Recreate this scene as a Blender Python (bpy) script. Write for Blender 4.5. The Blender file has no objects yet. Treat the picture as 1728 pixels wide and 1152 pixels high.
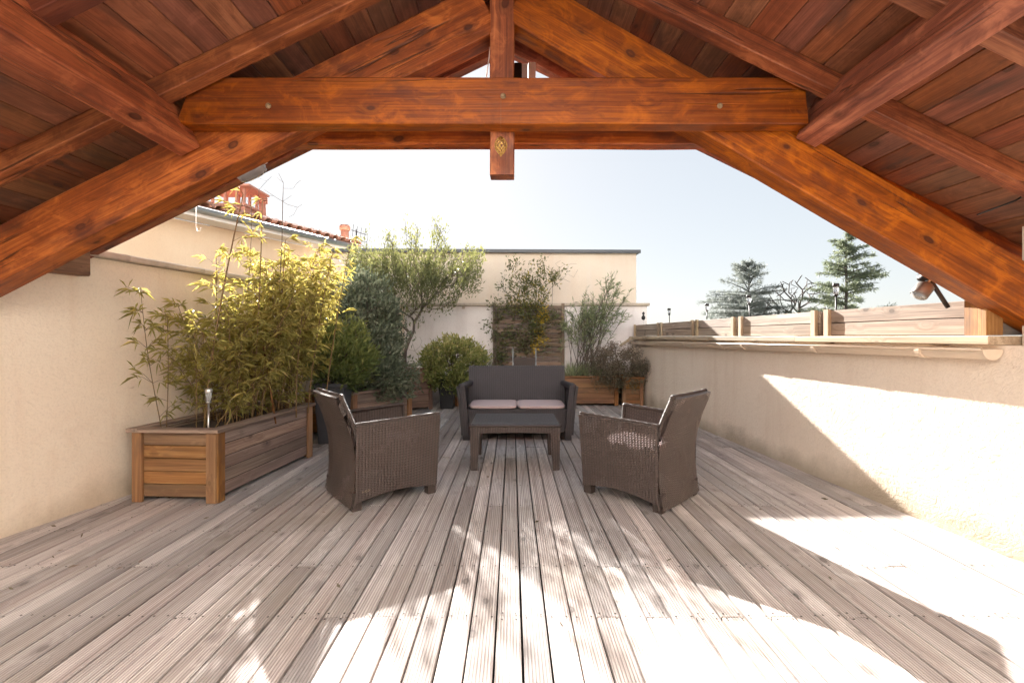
import bpy, math, random
import numpy as np
from mathutils import Vector, Matrix

scene = bpy.context.scene
COL = scene.collection
R = math.radians
V = Vector

# ------------------------------------------------------------------ camera
CAM_Z = 1.13
cam_d = bpy.data.cameras.new('camera')
cam_d.sensor_width = 36.0
cam_d.lens = 16.0
cam_d.shift_y = -8.0 / 1728.0
cam_d.clip_start = 0.02
cam_d.clip_end = 2000.0
cam = bpy.data.objects.new('camera', cam_d)
COL.objects.link(cam)
cam.location = (0, 0, CAM_Z)
cam.rotation_euler = (R(90), 0, 0)
scene.camera = cam

# ------------------------------------------------------------------ sky and sun
SUN_EL, SUN_AZ = R(25.5), R(15.5)          # azimuth measured left of straight ahead
to_sun = V((-math.sin(SUN_AZ) * math.cos(SUN_EL), math.cos(SUN_AZ) * math.cos(SUN_EL), math.sin(SUN_EL)))
world = bpy.data.worlds.new('World')
scene.world = world
world.use_nodes = True
wn = world.node_tree.nodes
sky = wn.new('ShaderNodeTexSky')
sky.sky_type = 'NISHITA'
sky.sun_disc = False
sky.sun_elevation = SUN_EL
sky.sun_rotation = -SUN_AZ
sky.air_density = 1.0
sky.dust_density = 0.6
sky.ozone_density = 1.0
sky.altitude = 300
gam = wn.new('ShaderNodeGamma')            # thin even haze: flattens the sky's contrast everywhere alike
gam.inputs[1].default_value = 0.25
world.node_tree.links.new(sky.outputs[0], gam.inputs[0])
world.node_tree.links.new(gam.outputs[0], wn['Background'].inputs[0])
wn['Background'].inputs[1].default_value = 0.045

sun_d = bpy.data.lights.new('sun', 'SUN')
sun_d.energy = 2.0
sun_d.angle = R(0.5)
sun_d.color = (1.0, 0.955, 0.90)
sun = bpy.data.objects.new('sun', sun_d)
COL.objects.link(sun)
sun.rotation_mode = 'QUATERNION'
sun.rotation_quaternion = to_sun.to_track_quat('Z', 'Y')
sun.location = (-2, 8, 9)

scene.view_settings.view_transform = 'Standard'
scene.view_settings.look = 'None'
scene.view_settings.exposure = 3.72
scene.view_settings.gamma = 1.0
scene.render.engine = 'CYCLES'
scene.cycles.max_bounces = 8
scene.cycles.diffuse_bounces = 5
scene.cycles.glossy_bounces = 3
scene.cycles.use_adaptive_sampling = True
scene.cycles.adaptive_threshold = 0.025
scene.cycles.transparent_max_bounces = 16
scene.cycles.sample_clamp_indirect = 8.0
scene.cycles.use_denoising = True
try:
    scene.cycles.denoiser = 'OPENIMAGEDENOISE'
except Exception:
    pass

# ------------------------------------------------------------------ helpers: objects
WM = {}


def place(o, parent, W):
    COL.objects.link(o)
    WM[o.name] = W.copy()
    if parent is not None:
        o.parent = parent
        o.matrix_parent_inverse = Matrix()
        o.matrix_basis = WM[parent.name].inverted() @ W
    else:
        o.matrix_basis = W
    return o


def tag(o, label=None, cat=None, group=None, kind=None):
    if label: o['label'] = label
    if cat: o['category'] = cat
    if group: o['group'] = group
    if kind: o['kind'] = kind
    return o


def empty(name, loc, label=None, cat=None, group=None, kind=None, rotz=0.0):
    o = bpy.data.objects.new(name, None)
    o.empty_display_size = 0.1
    place(o, None, Matrix.Translation(V(loc)) @ Matrix.Rotation(rotz, 4, 'Z'))
    return tag(o, label, cat, group, kind)


def make_mesh(name, verts, faces, mat=None, uvs=None, smooth=False):
    me = bpy.data.meshes.new(name)
    me.from_pydata([tuple(v) for v in verts], [], faces)
    if uvs is not None:
        uvl = me.uv_layers.new(name='UVMap')
        flat = np.empty(len(me.loops) * 2, dtype=np.float32)
        li = np.empty(len(me.loops), dtype=np.int32)
        me.loops.foreach_get('vertex_index', li)
        flat = np.asarray(uvs, dtype=np.float32)[li].ravel()
        uvl.data.foreach_set('uv', flat)
    if mat is not None:
        me.materials.append(mat)
    if smooth:
        me.polygons.foreach_set('use_smooth', [True] * len(me.polygons))
    me.update()
    return me


def obj(name, me, parent=None, W=None):
    o = bpy.data.objects.new(name, me)
    return place(o, parent, W if W is not None else (WM[parent.name] if parent is not None else Matrix()))


def meshobj(name, verts, faces, mat, parent=None, W=None, uvs=None, smooth=False):
    return obj(name, make_mesh(name, verts, faces, mat, uvs, smooth), parent, W)


BEAM_CACHE = {}


def beam_mesh(L, w, h, bev, mat, seg=1, jit=0.0, cut0=0.0, cut1=0.0, seed=0):
    """A squared timber with eased edges, its length along local X, centred on the origin."""
    key = (round(L, 3), round(w, 4), round(h, 4), round(bev, 4), mat.name, seg, jit, cut0, cut1, seed)
    if key in BEAM_CACHE:
        return BEAM_CACHE[key]
    rng = random.Random(hash(key[:4]) + seed)
    a, b, c = w / 2, h / 2, bev
    sec = [(-a + c, -b), (a - c, -b), (a, -b + c), (a, b - c), (a - c, b), (-a + c, b), (-a, b - c), (-a, -b + c)]
    vs, fs = [], []
    for i in range(seg + 1):
        t = i / seg
        x = -L / 2 + L * t
        dy, dz = rng.uniform(-jit, jit), rng.uniform(-jit, jit)
        for (y, z) in sec:
            k = cut0 if i == 0 else (cut1 if i == seg else 0.0)
            vs.append((x + k * z, y + dy + rng.uniform(-jit, jit) * .5, z + dz + rng.uniform(-jit, jit) * .5))
    for i in range(seg):
        for j in range(8):
            p, q = i * 8 + j, i * 8 + (j + 1) % 8
            fs.append((p, p + 8, q + 8, q))
    fs.append(tuple(range(8)))
    fs.append(tuple(seg * 8 + j for j in reversed(range(8))))
    me = make_mesh('timber', vs, fs, mat)
    BEAM_CACHE[key] = me
    return me


def frame(p0, p1, up=(0, 0, 1)):
    p0, p1, up = V(p0), V(p1), V(up)
    x = (p1 - p0).normalized()
    y = up.cross(x).normalized()
    z = x.cross(y)
    m = Matrix((x, y, z)).transposed().to_4x4()
    m.translation = (p0 + p1) / 2
    return m


def beam(name, p0, p1, w, h, mat, parent=None, up=(0, 0, 1), bev=.004, seg=1, jit=0.0, cut0=0.0, cut1=0.0, seed=0):
    L = (V(p1) - V(p0)).length
    return obj(name, beam_mesh(L, w, h, bev, mat, seg, jit, cut0, cut1, seed), parent, frame(p0, p1, up))


def box(name, x0, x1, y0, y1, z0, z1, mat, parent=None, bev=.004):
    """An axis-aligned slab; the grain runs along the longest side."""
    d = (x1 - x0, y1 - y0, z1 - z0)
    c = V(((x0 + x1) / 2, (y0 + y1) / 2, (z0 + z1) / 2))
    k = d.index(max(d))
    if k == 0:
        return beam(name, (x0, c.y, c.z), (x1, c.y, c.z), d[1], d[2], mat, parent, bev=bev)
    if k == 1:
        return beam(name, (c.x, y0, c.z), (c.x, y1, c.z), d[0], d[2], mat, parent, bev=bev)
    return beam(name, (c.x, c.y, z0), (c.x, c.y, z1), d[0], d[1], mat, parent, up=(0, 1, 0), bev=bev)


def prism(name, poly, z0, z1, mat, parent=None):
    n = len(poly)
    vs = [(x, y, z0) for x, y in poly] + [(x, y, z1) for x, y in poly]
    fs = [tuple(reversed(range(n))), tuple(range(n, 2 * n))]
    for i in range(n):
        j = (i + 1) % n
        fs.append((i, j, n + j, n + i))
    if parent is not None:
        inv_ = WM[parent.name].inverted()
        vs = [inv_ @ V(v) for v in vs]
    return meshobj(name, vs, fs, mat, parent)


def lathe_data(profile, n=16):
    vs, fs = [], []
    for r, z in profile:
        for k in range(n):
            a = 2 * math.pi * k / n
            vs.append((r * math.cos(a), r * math.sin(a), z))
    for i in range(len(profile) - 1):
        for k in range(n):
            p, q = i * n + k, i * n + (k + 1) % n
            fs.append((p, q, q + n, p + n))
    fs.append(tuple(reversed(range(n))))
    fs.append(tuple((len(profile) - 1) * n + k for k in range(n)))
    return vs, fs


def lathe(name, profile, mat, parent, W, n=16, smooth=True):
    vs, fs = lathe_data(profile, n)
    me = make_mesh(name, vs, fs, mat, smooth=smooth)
    return obj(name, me, parent, W)


def tube_data(paths, sides=6):
    """paths: list of (points, radii) -> one vertex/face list."""
    vs, fs = [], []
    for pts, rad in paths:
        pts = [V(p) for p in pts]
        base = len(vs)
        ref = V((0.31, 0.77, 0.2))
        for i, p in enumerate(pts):
            d = (pts[min(i + 1, len(pts) - 1)] - pts[max(i - 1, 0)])
            if d.length < 1e-9: d = V((0, 0, 1))
            d.normalize()
            u = d.cross(ref)
            if u.length < 1e-3: u = d.cross(V((1, 0, 0)))
            u.normalize()
            w = d.cross(u)
            r = rad[i] if hasattr(rad, '__len__') else rad
            for k in range(sides):
                a = 2 * math.pi * k / sides
                vs.append(p + (u * math.cos(a) + w * math.sin(a)) * r)
        for i in range(len(pts) - 1):
            for k in range(sides):
                p, q = base + i * sides + k, base + i * sides + (k + 1) % sides
                fs.append((p, q, q + sides, p + sides))
        fs.append(tuple(base + k for k in reversed(range(sides))))
        fs.append(tuple(base + (len(pts) - 1) * sides + k for k in range(sides)))
    return vs, fs


def tube(name, paths, mat, parent=None, W=None, sides=6, smooth=True):
    vs, fs = tube_data(paths, sides)
    if parent is not None and W is None:
        inv = WM[parent.name].inverted()
        vs = [inv @ v for v in vs]
    return meshobj(name, vs, fs, mat, parent, W, smooth=smooth)


def copy_tree(o, parent=None, W=None):
    c = o.copy()
    if parent is None:
        place(c, None, W)
    else:
        place(c, parent, WM[parent.name] @ o.matrix_basis)
    for ch in [x for x in bpy.data.objects if x.parent == o]:
        copy_tree(ch, c)
    return c


# ------------------------------------------------------------------ helpers: materials
class NT:
    def __init__(self, name):
        self.m = bpy.data.materials.new(name)
        self.m.use_nodes = True
        self.t = self.m.node_tree
        self.bsdf = self.t.nodes['Principled BSDF']
        self.out = self.t.nodes['Material Output']

    def n(self, typ, ins=None, **props):
        nd = self.t.nodes.new(typ)
        for k, v in props.items():
            setattr(nd, k, v)
        for k, v in (ins or {}).items():
            self.put(nd.inputs[k], v)
        return nd

    def put(self, sock, v):
        if isinstance(v, bpy.types.NodeSocket):
            self.t.links.new(v, sock)
        else:
            sock.default_value = v

    def math(self, op, a, b=0.0, c=0.0, clamp=False):
        nd = self.n('ShaderNodeMath', {0: a, 1: b, 2: c}, operation=op)
        nd.use_clamp = clamp
        return nd.outputs[0]

    def vmath(self, op, a, b=(0, 0, 0)):
        return self.n('ShaderNodeVectorMath', {0: a, 1: b}, operation=op).outputs[0]

    def noise(self, vec, scale=5.0, detail=4.0, rough=.55, dist=0.0):
        return self.n('ShaderNodeTexNoise', {'Vector': vec, 'Scale': scale, 'Detail': detail, 'Roughness': rough, 'Distortion': dist}).outputs[0]

    def ramp(self, f, stops, interp='LINEAR'):
        r = self.n('ShaderNodeValToRGB', {0: f})
        r.color_ramp.interpolation = interp
        el = r.color_ramp.elements
        while len(el) < len(stops):
            el.new(0.5)
        for e, (p, c) in zip(el, stops):
            e.position = p
            e.color = (c, c, c, 1) if isinstance(c, (int, float)) else (*c, 1)
        return r.outputs[0]

    def mix(self, f, a, b, mode='MIX'):
        nd = self.n('ShaderNodeMix', data_type='RGBA', blend_type=mode)
        self.put(nd.inputs[0], f)
        self.put(nd.inputs[6], a if isinstance(a, bpy.types.NodeSocket) else (*a, 1))
        self.put(nd.inputs[7], b if isinstance(b, bpy.types.NodeSocket) else (*b, 1))
        return nd.outputs[2]

    def bump(self, h, strength=.4, dist=.005, normal=None):
        ins = {'Height': h, 'Strength': strength, 'Distance': dist}
        if normal is not None: ins['Normal'] = normal
        return self.n('ShaderNodeBump', ins).outputs[0]

    def set(self, **kw):
        for k, v in kw.items():
            s = self.bsdf.inputs[k.replace('_', ' ')]
            if isinstance(v, tuple) and len(v) == 3: v = (*v, 1)
            self.put(s, v)
        return self.m


def simple(name, col, rough=.6, metal=0.0, spec=.5, var=.0, scale=20, bump=0.0):
    t = NT(name)
    c = col
    if var > 0:
        v = t.n('ShaderNodeTexCoord').outputs['Object']
        f = t.noise(v, scale, 5)
        c = t.mix(f, tuple(x * (1 - var) for x in col), tuple(min(1, x * (1 + var)) for x in col))
        if bump > 0:
            t.set(Normal=t.bump(f, bump, .004))
    t.set(Base_Color=c, Roughness=rough, Metallic=metal)
    t.bsdf.inputs['Specular IOR Level'].default_value = spec
    return t.m


def wood(name, dark, mid, light, rough=.55, knots=.8, groove=0.0, vary=.35, stain=None, bump=.35, grain=1.0, spec=.4, knot_d=.12, tint=None, coat=0.0, cracks=0.0, mottle=0.0):
    """Sawn timber: grain along local X, knots, board-to-board variation, optional milled grooves across local Y."""
    t = NT(name)
    tc = t.n('ShaderNodeTexCoord').outputs['Object']
    rnd = t.n('ShaderNodeObjectInfo').outputs['Random']
    off = t.n('ShaderNodeCombineXYZ', {0: t.math('MULTIPLY', rnd, 41.0), 1: t.math('MULTIPLY', rnd, 13.7), 2: t.math('MULTIPLY', rnd, 27.3)}).outputs[0]
    p = t.vmath('ADD', tc, off)
    pk = t.vmath('MULTIPLY', p, (4.4, 7.6, 7.6))
    wob = t.n('ShaderNodeTexNoise', {'Vector': t.vmath('MULTIPLY', p, (1.5, 5, 5)), 'Scale': 1.0, 'Detail': 2.0}).outputs[1]
    pk2 = t.vmath('ADD', pk, t.vmath('MULTIPLY', wob, (.5, .5, .5)))
    vnode = t.n('ShaderNodeTexVoronoi', {'Vector': pk2, 'Scale': 1.0, 'Randomness': 1.0})
    vor = vnode.outputs['Distance']
    # grain bends round the knots
    bend = t.math('MULTIPLY', t.ramp(vor, [(0.0, 1.0), (.40, 0.0)]), .24)
    g0 = t.vmath('ADD', t.vmath('MULTIPLY', p, (1.0 * grain, 34.0 * grain, 34.0 * grain)), t.n('ShaderNodeCombineXYZ', {0: 0.0, 1: t.math('MULTIPLY', bend, 6.0), 2: t.math('MULTIPLY', bend, 6.0)}).outputs[0])
    g1 = t.noise(g0, 1.0, 4, .6, .35)
    g2 = t.noise(t.vmath('MULTIPLY', p, (2.2, 150.0, 150.0)), 1.0, 2, .6)
    tone = t.noise(t.vmath('MULTIPLY', p, (.9, 4.0, 4.0)), 1.0, 3, .55, .3)
    f = t.math('ADD', t.math('MULTIPLY', g1, .62), t.math('MULTIPLY', g2, .38))
    c = t.ramp(f, [(.34, dark), (.50, mid), (.64, light)])
    c = t.mix(t.ramp(tone, [(.35, 0.55), (.62, 0.0)]), c, dark)
    if mottle > 0:
        mo = t.noise(t.vmath('MULTIPLY', p, (6.0, 9.0, 9.0)), 1.0, 4, .7, .8)
        c = t.mix(t.math('MULTIPLY', t.ramp(mo, [(.52, 0.0), (.68, 1.0)]), mottle), c, tuple(min(1, x * 1.35) for x in light))
        c = t.mix(t.math('MULTIPLY', t.ramp(mo, [(.32, 1.0), (.47, 0.0)]), mottle), c, tuple(x * .8 for x in dark))
    # board to board
    hv = t.n('ShaderNodeHueSaturation', {'Hue': t.math('ADD', .492, t.math('MULTIPLY', rnd, .016)), 'Saturation': t.math('ADD', 1 - vary * .35, t.math('MULTIPLY', t.math('FRACT', t.math('MULTIPLY', rnd, 7.31)), vary * .7)),
                                       'Value': t.math('ADD', 1 - vary * .5, t.math('MULTIPLY', t.math('FRACT', t.math('MULTIPLY', rnd, 3.77)), vary)), 'Color': c})
    c = hv.outputs[0]
    if knots > 0:
        km = t.ramp(vor, [(0.0, .75), (knot_d * .45, .85), (knot_d * .75, 1.0), (knot_d * 1.0, .45), (knot_d * 2.4, 0.0)])
        sel = vnode.outputs['Color']
        keep = t.math('GREATER_THAN', t.n('ShaderNodeSeparateColor', {0: sel}).outputs[0], .50)
        c = t.mix(t.math('MULTIPLY', t.math('MULTIPLY', km, keep), knots), c, tuple(x * .45 for x in dark))
    if stain is not None:
        sn = t.noise(t.vmath('MULTIPLY', p, (1.2, 5.0, 5.0)), 1.0, 4, .65, .5)
        c = t.mix(t.ramp(sn, [(.55, 0.0), (.68, .75)]), c, stain)
    if cracks > 0:
        ck = t.noise(t.vmath('MULTIPLY', p, (.55, 15.0, 15.0)), 1.0, 2, .5, .15)
        cm = t.ramp(t.math('ABSOLUTE', t.math('SUBTRACT', ck, .5)), [(.0, 1.0), (.006, .9), (.012, 0.0)])
        cg = t.ramp(t.noise(t.vmath('MULTIPLY', p, (1.1, 3, 3)), 1.0, 2), [(.50, 0.0), (.58, 1.0)])
        crk = t.math('MULTIPLY', cm, cg)
        c = t.mix(t.math('MULTIPLY', crk, cracks), c, tuple(x * .25 for x in dark))
    if tint is not None:
        pos = t.n('ShaderNodeNewGeometry').outputs['Position']
        c = t.mix(t.ramp(t.noise(pos, 1.3, 5, .6), [(.50, 0.0), (.66, .6)]), c, tint)
    nrm = t.bump(g2, bump, .0022)
    if cracks > 0:
        nrm = t.bump(t.math('MULTIPLY', crk, -1.0), .7, .006, nrm)
    if groove > 0:
        y = t.n('ShaderNodeSeparateXYZ', {0: tc}).outputs[1]
        ph = t.math('FRACT', t.math('ADD', t.math('DIVIDE', y, groove), 50.5))
        tri = t.math('ABSOLUTE', t.math('SUBTRACT', ph, .5))       # 0 mid-rib .. .5 groove
        gm = t.ramp(tri, [(.26, 0.0), (.40, 1.0)])
        gr = t.math('MULTIPLY', gm, -1.0)
        nrm = t.bump(gr, .8, .003, nrm)
        c = t.mix(t.math('MULTIPLY', gm, .60), c, tuple(x * .55 for x in dark))
    t.set(Base_Color=c, Roughness=t.math('ADD', rough, t.math('MULTIPLY', t.math('SUBTRACT', g1, .5), .3)), Normal=nrm)
    t.bsdf.inputs['Specular IOR Level'].default_value = spec
    if coat > 0:
        t.bsdf.inputs['Coat Weight'].default_value = coat
        t.bsdf.inputs['Coat Roughness'].default_value = .35
    return t.m


def stucco(name, base, alt, stain, scale=1.0, relief=.5, moss=None, moss_k=.7):
    t = NT(name)
    pos = t.n('ShaderNodeNewGeometry').outputs['Position']
    sw = t.noise(t.vmath('MULTIPLY', pos, (9, 9, 13)), 1.0 * scale, 4, .65, 2.2)
    fine = t.noise(pos, 75 * scale, 3, .65)
    big = t.noise(pos, 1.1, 5, .6, .4)
    streak = t.noise(t.vmath('MULTIPLY', pos, (5.0, 5.0, .55)), 1.0, 5, .6, .3)
    c = t.mix(t.ramp(big, [(.35, 0.0), (.65, 1.0)]), base, alt)
    c = t.mix(t.ramp(streak, [(.50, 0.0), (.70, .6)]), c, stain)
    blot = t.noise(pos, 4.5, 7, .7, .8)
    c = t.mix(t.ramp(blot, [(.56, 0.0), (.70, .35)]), c, stain)
    c = t.mix(t.math('MULTIPLY', t.ramp(fine, [(.32, 1.0), (.52, 0.0)]), .20), c, tuple(x * .6 for x in base))
    c = t.mix(t.math('MULTIPLY', t.ramp(sw, [(.3, 1.0), (.5, 0.0)]), .16), c, stain)
    if moss is not None:
        z = t.n('ShaderNodeSeparateXYZ', {0: pos}).outputs[2]
        m = t.math('SUBTRACT', t.math('MULTIPLY', t.noise(pos, 2.2, 6, .65), .40), t.math('ADD', z, .02))
        c = t.mix(t.ramp(t.math('ADD', m, .5), [(.49, 0.0), (.66, moss_k)]), c, moss)
    h = t.math('ADD', t.math('MULTIPLY', sw, .75), t.math('MULTIPLY', fine, .25))
    t.set(Base_Color=c, Roughness=.9, Normal=t.bump(h, relief, .012))
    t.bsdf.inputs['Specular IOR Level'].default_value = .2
    return t.m


def rattan(name, col, pu=.0215, pv=.0120, holes=False, rough=.42, strength=.9):
    """Moulded wicker: flat strands woven over upright ribs; UVs are in metres."""
    t = NT(name)
    uv = t.n('ShaderNodeUVMap').outputs[0]
    sp = t.n('ShaderNodeSeparateXYZ', {0: uv})
    u = t.math('DIVIDE', sp.outputs[0], pu)
    v = t.math('DIVIDE', sp.outputs[1], pv)
    col_i = t.math('FLOOR', u)
    fu = t.math('FRACT', u)
    par = t.math('MULTIPLY', t.math('FRACT', t.math('MULTIPLY', col_i, .5)), 1.0)      # 0 / .5
    fv = t.math('FRACT', t.math('ADD', v, par))
    su = t.math('SINE', t.math('MULTIPLY', fu, math.pi))
    sv = t.math('SINE', t.math('MULTIPLY', fv, math.pi))
    h = t.math('MULTIPLY', t.math('POWER', su, .45), t.math('POWER', sv, .6))
    tcn = t.n('ShaderNodeTexCoord').outputs['Object']
    nz = t.noise(tcn, 9, 4)
    c = t.mix(nz, tuple(x * 1.0 for x in col), tuple(x * 1.6 for x in col))
    c = t.mix(t.ramp(h, [(.0, .95), (.30, .7), (.62, 0.0)]), c, tuple(x * .22 for x in col))
    t.set(Base_Color=c, Roughness=rough, Normal=t.bump(h, strength, .004))
    t.bsdf.inputs['Specular IOR Level'].default_value = .5
    if holes:
        hm = t.math('MULTIPLY', t.math('LESS_THAN', h, .34), t.math('GREATER_THAN', t.noise(tcn, 5.5, 2), .50))
        tr = t.n('ShaderNodeBsdfTransparent')
        mx = t.n('ShaderNodeMixShader', {0: hm, 1: t.bsdf.outputs[0], 2: tr.outputs[0]})
        t.t.links.new(mx.outputs[0], t.out.inputs[0])
    return t.m


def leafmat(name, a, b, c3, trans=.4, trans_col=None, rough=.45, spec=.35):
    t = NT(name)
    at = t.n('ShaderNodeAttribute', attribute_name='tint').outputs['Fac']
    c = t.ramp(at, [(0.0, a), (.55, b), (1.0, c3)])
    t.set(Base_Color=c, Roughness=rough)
    t.bsdf.inputs['Specular IOR Level'].default_value = spec
    tl = t.n('ShaderNodeBsdfTranslucent', {0: c if trans_col is None else t.mix(.5, c, trans_col)})
    mx = t.n('ShaderNodeMixShader', {0: trans, 1: t.bsdf.outputs[0], 2: tl.outputs[0]})
    t.t.links.new(mx.outputs[0], t.out.inputs[0])
    return t.m


M = {}
M['stained'] = wood('stained_timber', (.115, .023, .008), (.28, .065, .018), (.46, .135, .038), rough=.5, knots=.92, vary=.34, stain=(.075, .020, .012), knot_d=.15, bump=.6, cracks=.8, mottle=.45)
M['stained_board'] = wood('stained_boarding', (.12, .041, .020), (.24, .083, .038), (.35, .132, .062), rough=.55, knots=.85, vary=.24, stain=(.066, .036, .027), knot_d=.13, bump=.4, mottle=.25)
M['deck'] = wood('weathered_deck', (.31, .262, .242), (.55, .487, .458), (.71, .655, .62), rough=.75, knots=.85, groove=.0119, vary=.66, tint=(.33, .28, .23), bump=.55, knot_d=.115)
M['planter_grey'] = wood('weathered_planter_wood', (.13, .085, .065), (.25, .17, .13), (.36, .27, .215), rough=.75, knots=.7, vary=.5, groove=0, bump=.5)
M['planter_warm'] = wood('brown_planter_wood', (.14, .060, .023), (.27, .128, .050), (.38, .205, .088), rough=.65, knots=.6, vary=.4, bump=.4, stain=(.12, .07, .04))
M['planter_red'] = wood('reddish_planter_wood', (.15, .085, .060), (.25, .145, .10), (.33, .20, .15), rough=.7, knots=.6, vary=.35, groove=.014, bump=.4)
M['fence'] = wood('weathered_fence_wood', (.21, .155, .115), (.42, .33, .26), (.60, .50, .41), rough=.75, knots=.85, groove=.0165, vary=.3, bump=.45)
M['fence_plain'] = wood('weathered_rail_wood', (.26, .19, .12), (.48, .37, .25), (.62, .50, .36), rough=.7, knots=.5, vary=.25, stain=(.16, .12, .07))
M['trellis'] = wood('trellis_wood', (.11, .075, .055), (.19, .135, .10), (.27, .20, .155), rough=.75, knots=.5, vary=.5)
M['wall_cream'] = stucco('cream_render', (.87, .72, .565), (.89, .765, .615), (.79, .62, .465), relief=.55, moss=(.30, .21, .11), moss_k=.42)
M['wall_right'] = stucco('trowelled_render', (.80, .675, .55), (.84, .73, .61), (.72, .585, .46), relief=.9, moss=(.36, .29, .20))
M['wall_back'] = stucco('pale_render', (.80, .74, .73), (.84, .79, .77), (.70, .63, .61), relief=.25, moss=(.40, .35, .30))
M['wall_build'] = stucco('beige_render', (.72, .60, .49), (.76, .66, .55), (.74, .66, .58), relief=.15)
M['wall_house'] = stucco('house_render', (.74, .58, .42), (.78, .64, .48), (.72, .55, .40), relief=.15)
M['coping'] = simple('coping_concrete', (.50, .42, .34), .9, var=.35, scale=14, bump=.4)
M['rattan'] = rattan('brown_wicker', (.074, .053, .045))
M['rattan_open'] = rattan('open_brown_wicker', (.074, .053, .045), holes=True)
M['rattan_top'] = rattan('sky_tinted_ribbed_wicker', (.052, .047, .052), pu=.026, pv=.0140, rough=.34)  # bluish tint paints the sky's reflection on table top and sofa back
M['rattan_sky_tint'] = rattan('sky_tinted_wicker', (.050, .043, .046), rough=.38)  # brown wicker cooled in colour to mimic sky reflected on the sofa
M['plastic_sky_tint'] = simple('sky_tinted_plastic', (.048, .042, .045), .42, var=.2, scale=30)  # sofa plastic given the same painted sky-reflection tint
M['plastic_dark'] = simple('dark_moulded_plastic', (.066, .048, .041), .55, var=.2, scale=30, spec=.3)
M['cushion'] = simple('pale_mauve_fabric', (.56, .44, .43), .9, spec=.1, var=.10, scale=120, bump=.15)
M['pot_grey'] = simple('slate_grey_pot', (.055, .058, .068), .55, var=.2, scale=12)
M['pot_black'] = simple('black_pot', (.015, .015, .017), .5, var=.2, scale=12)
M['soil'] = simple('dark_soil', (.045, .030, .020), .95, var=.6, scale=60, bump=.8)
M['metal_dark'] = simple('dark_lamp_metal', (.03, .026, .025), .4, .6)
M['chrome'] = simple('brushed_steel', (.55, .54, .52), .28, 1.0)
M['white'] = simple('white_paint', (.74, .71, .68), .5, var=.05, scale=6)
M['gutter_cream'] = simple('cream_gutter_plastic', (.66, .53, .40), .38, var=.08, scale=5)
M['gutter_grey'] = simple('zinc_gutter', (.30, .32, .33), .4, .6)
M['flashing'] = simple('dark_flashing', (.07, .075, .085), .45, .4)
M['terracotta'] = simple('terracotta', (.52, .25, .18), .8, var=.25, scale=8, bump=.2)
M['tile'] = simple('roof_clay', (.40, .20, .14), .85, var=.4, scale=3, bump=.3)
M['nail'] = simple('rusty_nail', (.035, .025, .02), .6, .5)
M['gold'] = simple('gold_lattice', (.60, .38, .12), .3, .9)
M['bronze'] = simple('bronze_lamp', (.17, .145, .125), .45, .5)
M['plug'] = simple('bolt_plug', (.26, .18, .10), .55, .5, var=.3, scale=90)
M['cable_white'] = simple('white_cable', (.72, .68, .62), .5)
M['cable_black'] = simple('black_cable', (.02, .02, .02), .5)
M['bark'] = simple('brown_bark', (.13, .10, .08), .9, var=.4, scale=40, bump=.6)
M['bark_dark'] = simple('dark_bark', (.05, .042, .038), .9, var=.4, scale=5, bump=.3)
M['bark_far'] = simple('grey_bark', (.12, .095, .085), .9)
M['cane'] = simple('bamboo_cane', (.20, .12, .045), .5, var=.4, scale=12)
M['twig'] = simple('grey_twig', (.20, .15, .12), .85)
M['slab'] = simple('dark_subfloor', (.03, .026, .022), .95)
M['ground'] = simple('far_ground', (.09, .10, .06), .95, var=.4, scale=.05)
M['facade'] = simple('white_facade_render', (.86, .84, .81), .9, var=.03, scale=3, spec=.2)  # bright white so the added facade throws sunlight back under the roof
M['pane'] = simple('dark_window_pane', (.05, .06, .07), .1)
gl = NT('frosted_glass')
gl.set(Base_Color=(.75, .78, .80), Roughness=.25)
gl.bsdf.inputs['Transmission Weight'].default_value = .7
M['glass'] = gl.m

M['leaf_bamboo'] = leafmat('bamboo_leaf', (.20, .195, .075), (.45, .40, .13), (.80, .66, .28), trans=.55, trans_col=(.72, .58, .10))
M['leaf_green'] = leafmat('bright_shrub_leaf', (.11, .155, .05), (.20, .24, .075), (.36, .37, .12), trans=.38)
M['leaf_dark'] = leafmat('grey_green_leaf', (.105, .130, .08), (.165, .190, .12), (.27, .295, .195), trans=.28)
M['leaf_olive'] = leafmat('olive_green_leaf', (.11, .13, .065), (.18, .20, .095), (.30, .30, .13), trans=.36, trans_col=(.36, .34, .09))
M['leaf_mound'] = leafmat('variegated_leaf', (.15, .19, .055), (.31, .32, .10), (.56, .48, .22), trans=.3)
M['leaf_oleander'] = leafmat('oleander_leaf', (.16, .20, .11), (.26, .30, .16), (.40, .43, .23), trans=.35)
M['leaf_climber'] = leafmat('climber_leaf', (.10, .12, .05), (.19, .19, .07), (.62, .44, .06), trans=.4)
M['leaf_brown'] = leafmat('dry_brown_leaf', (.12, .115, .065), (.21, .16, .115), (.33, .24, .19), trans=.25)
M['needle_cedar'] = leafmat('cedar_needles', (.17, .19, .18), (.23, .25, .23), (.31, .32, .28), trans=.45)  # needles lightened and greyed: distance haze put into their colour
M['needle_fir'] = leafmat('fir_needles', (.15, .18, .125), (.22, .25, .165), (.33, .35, .21), trans=.45)  # fir colour carries painted haze as well


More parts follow.
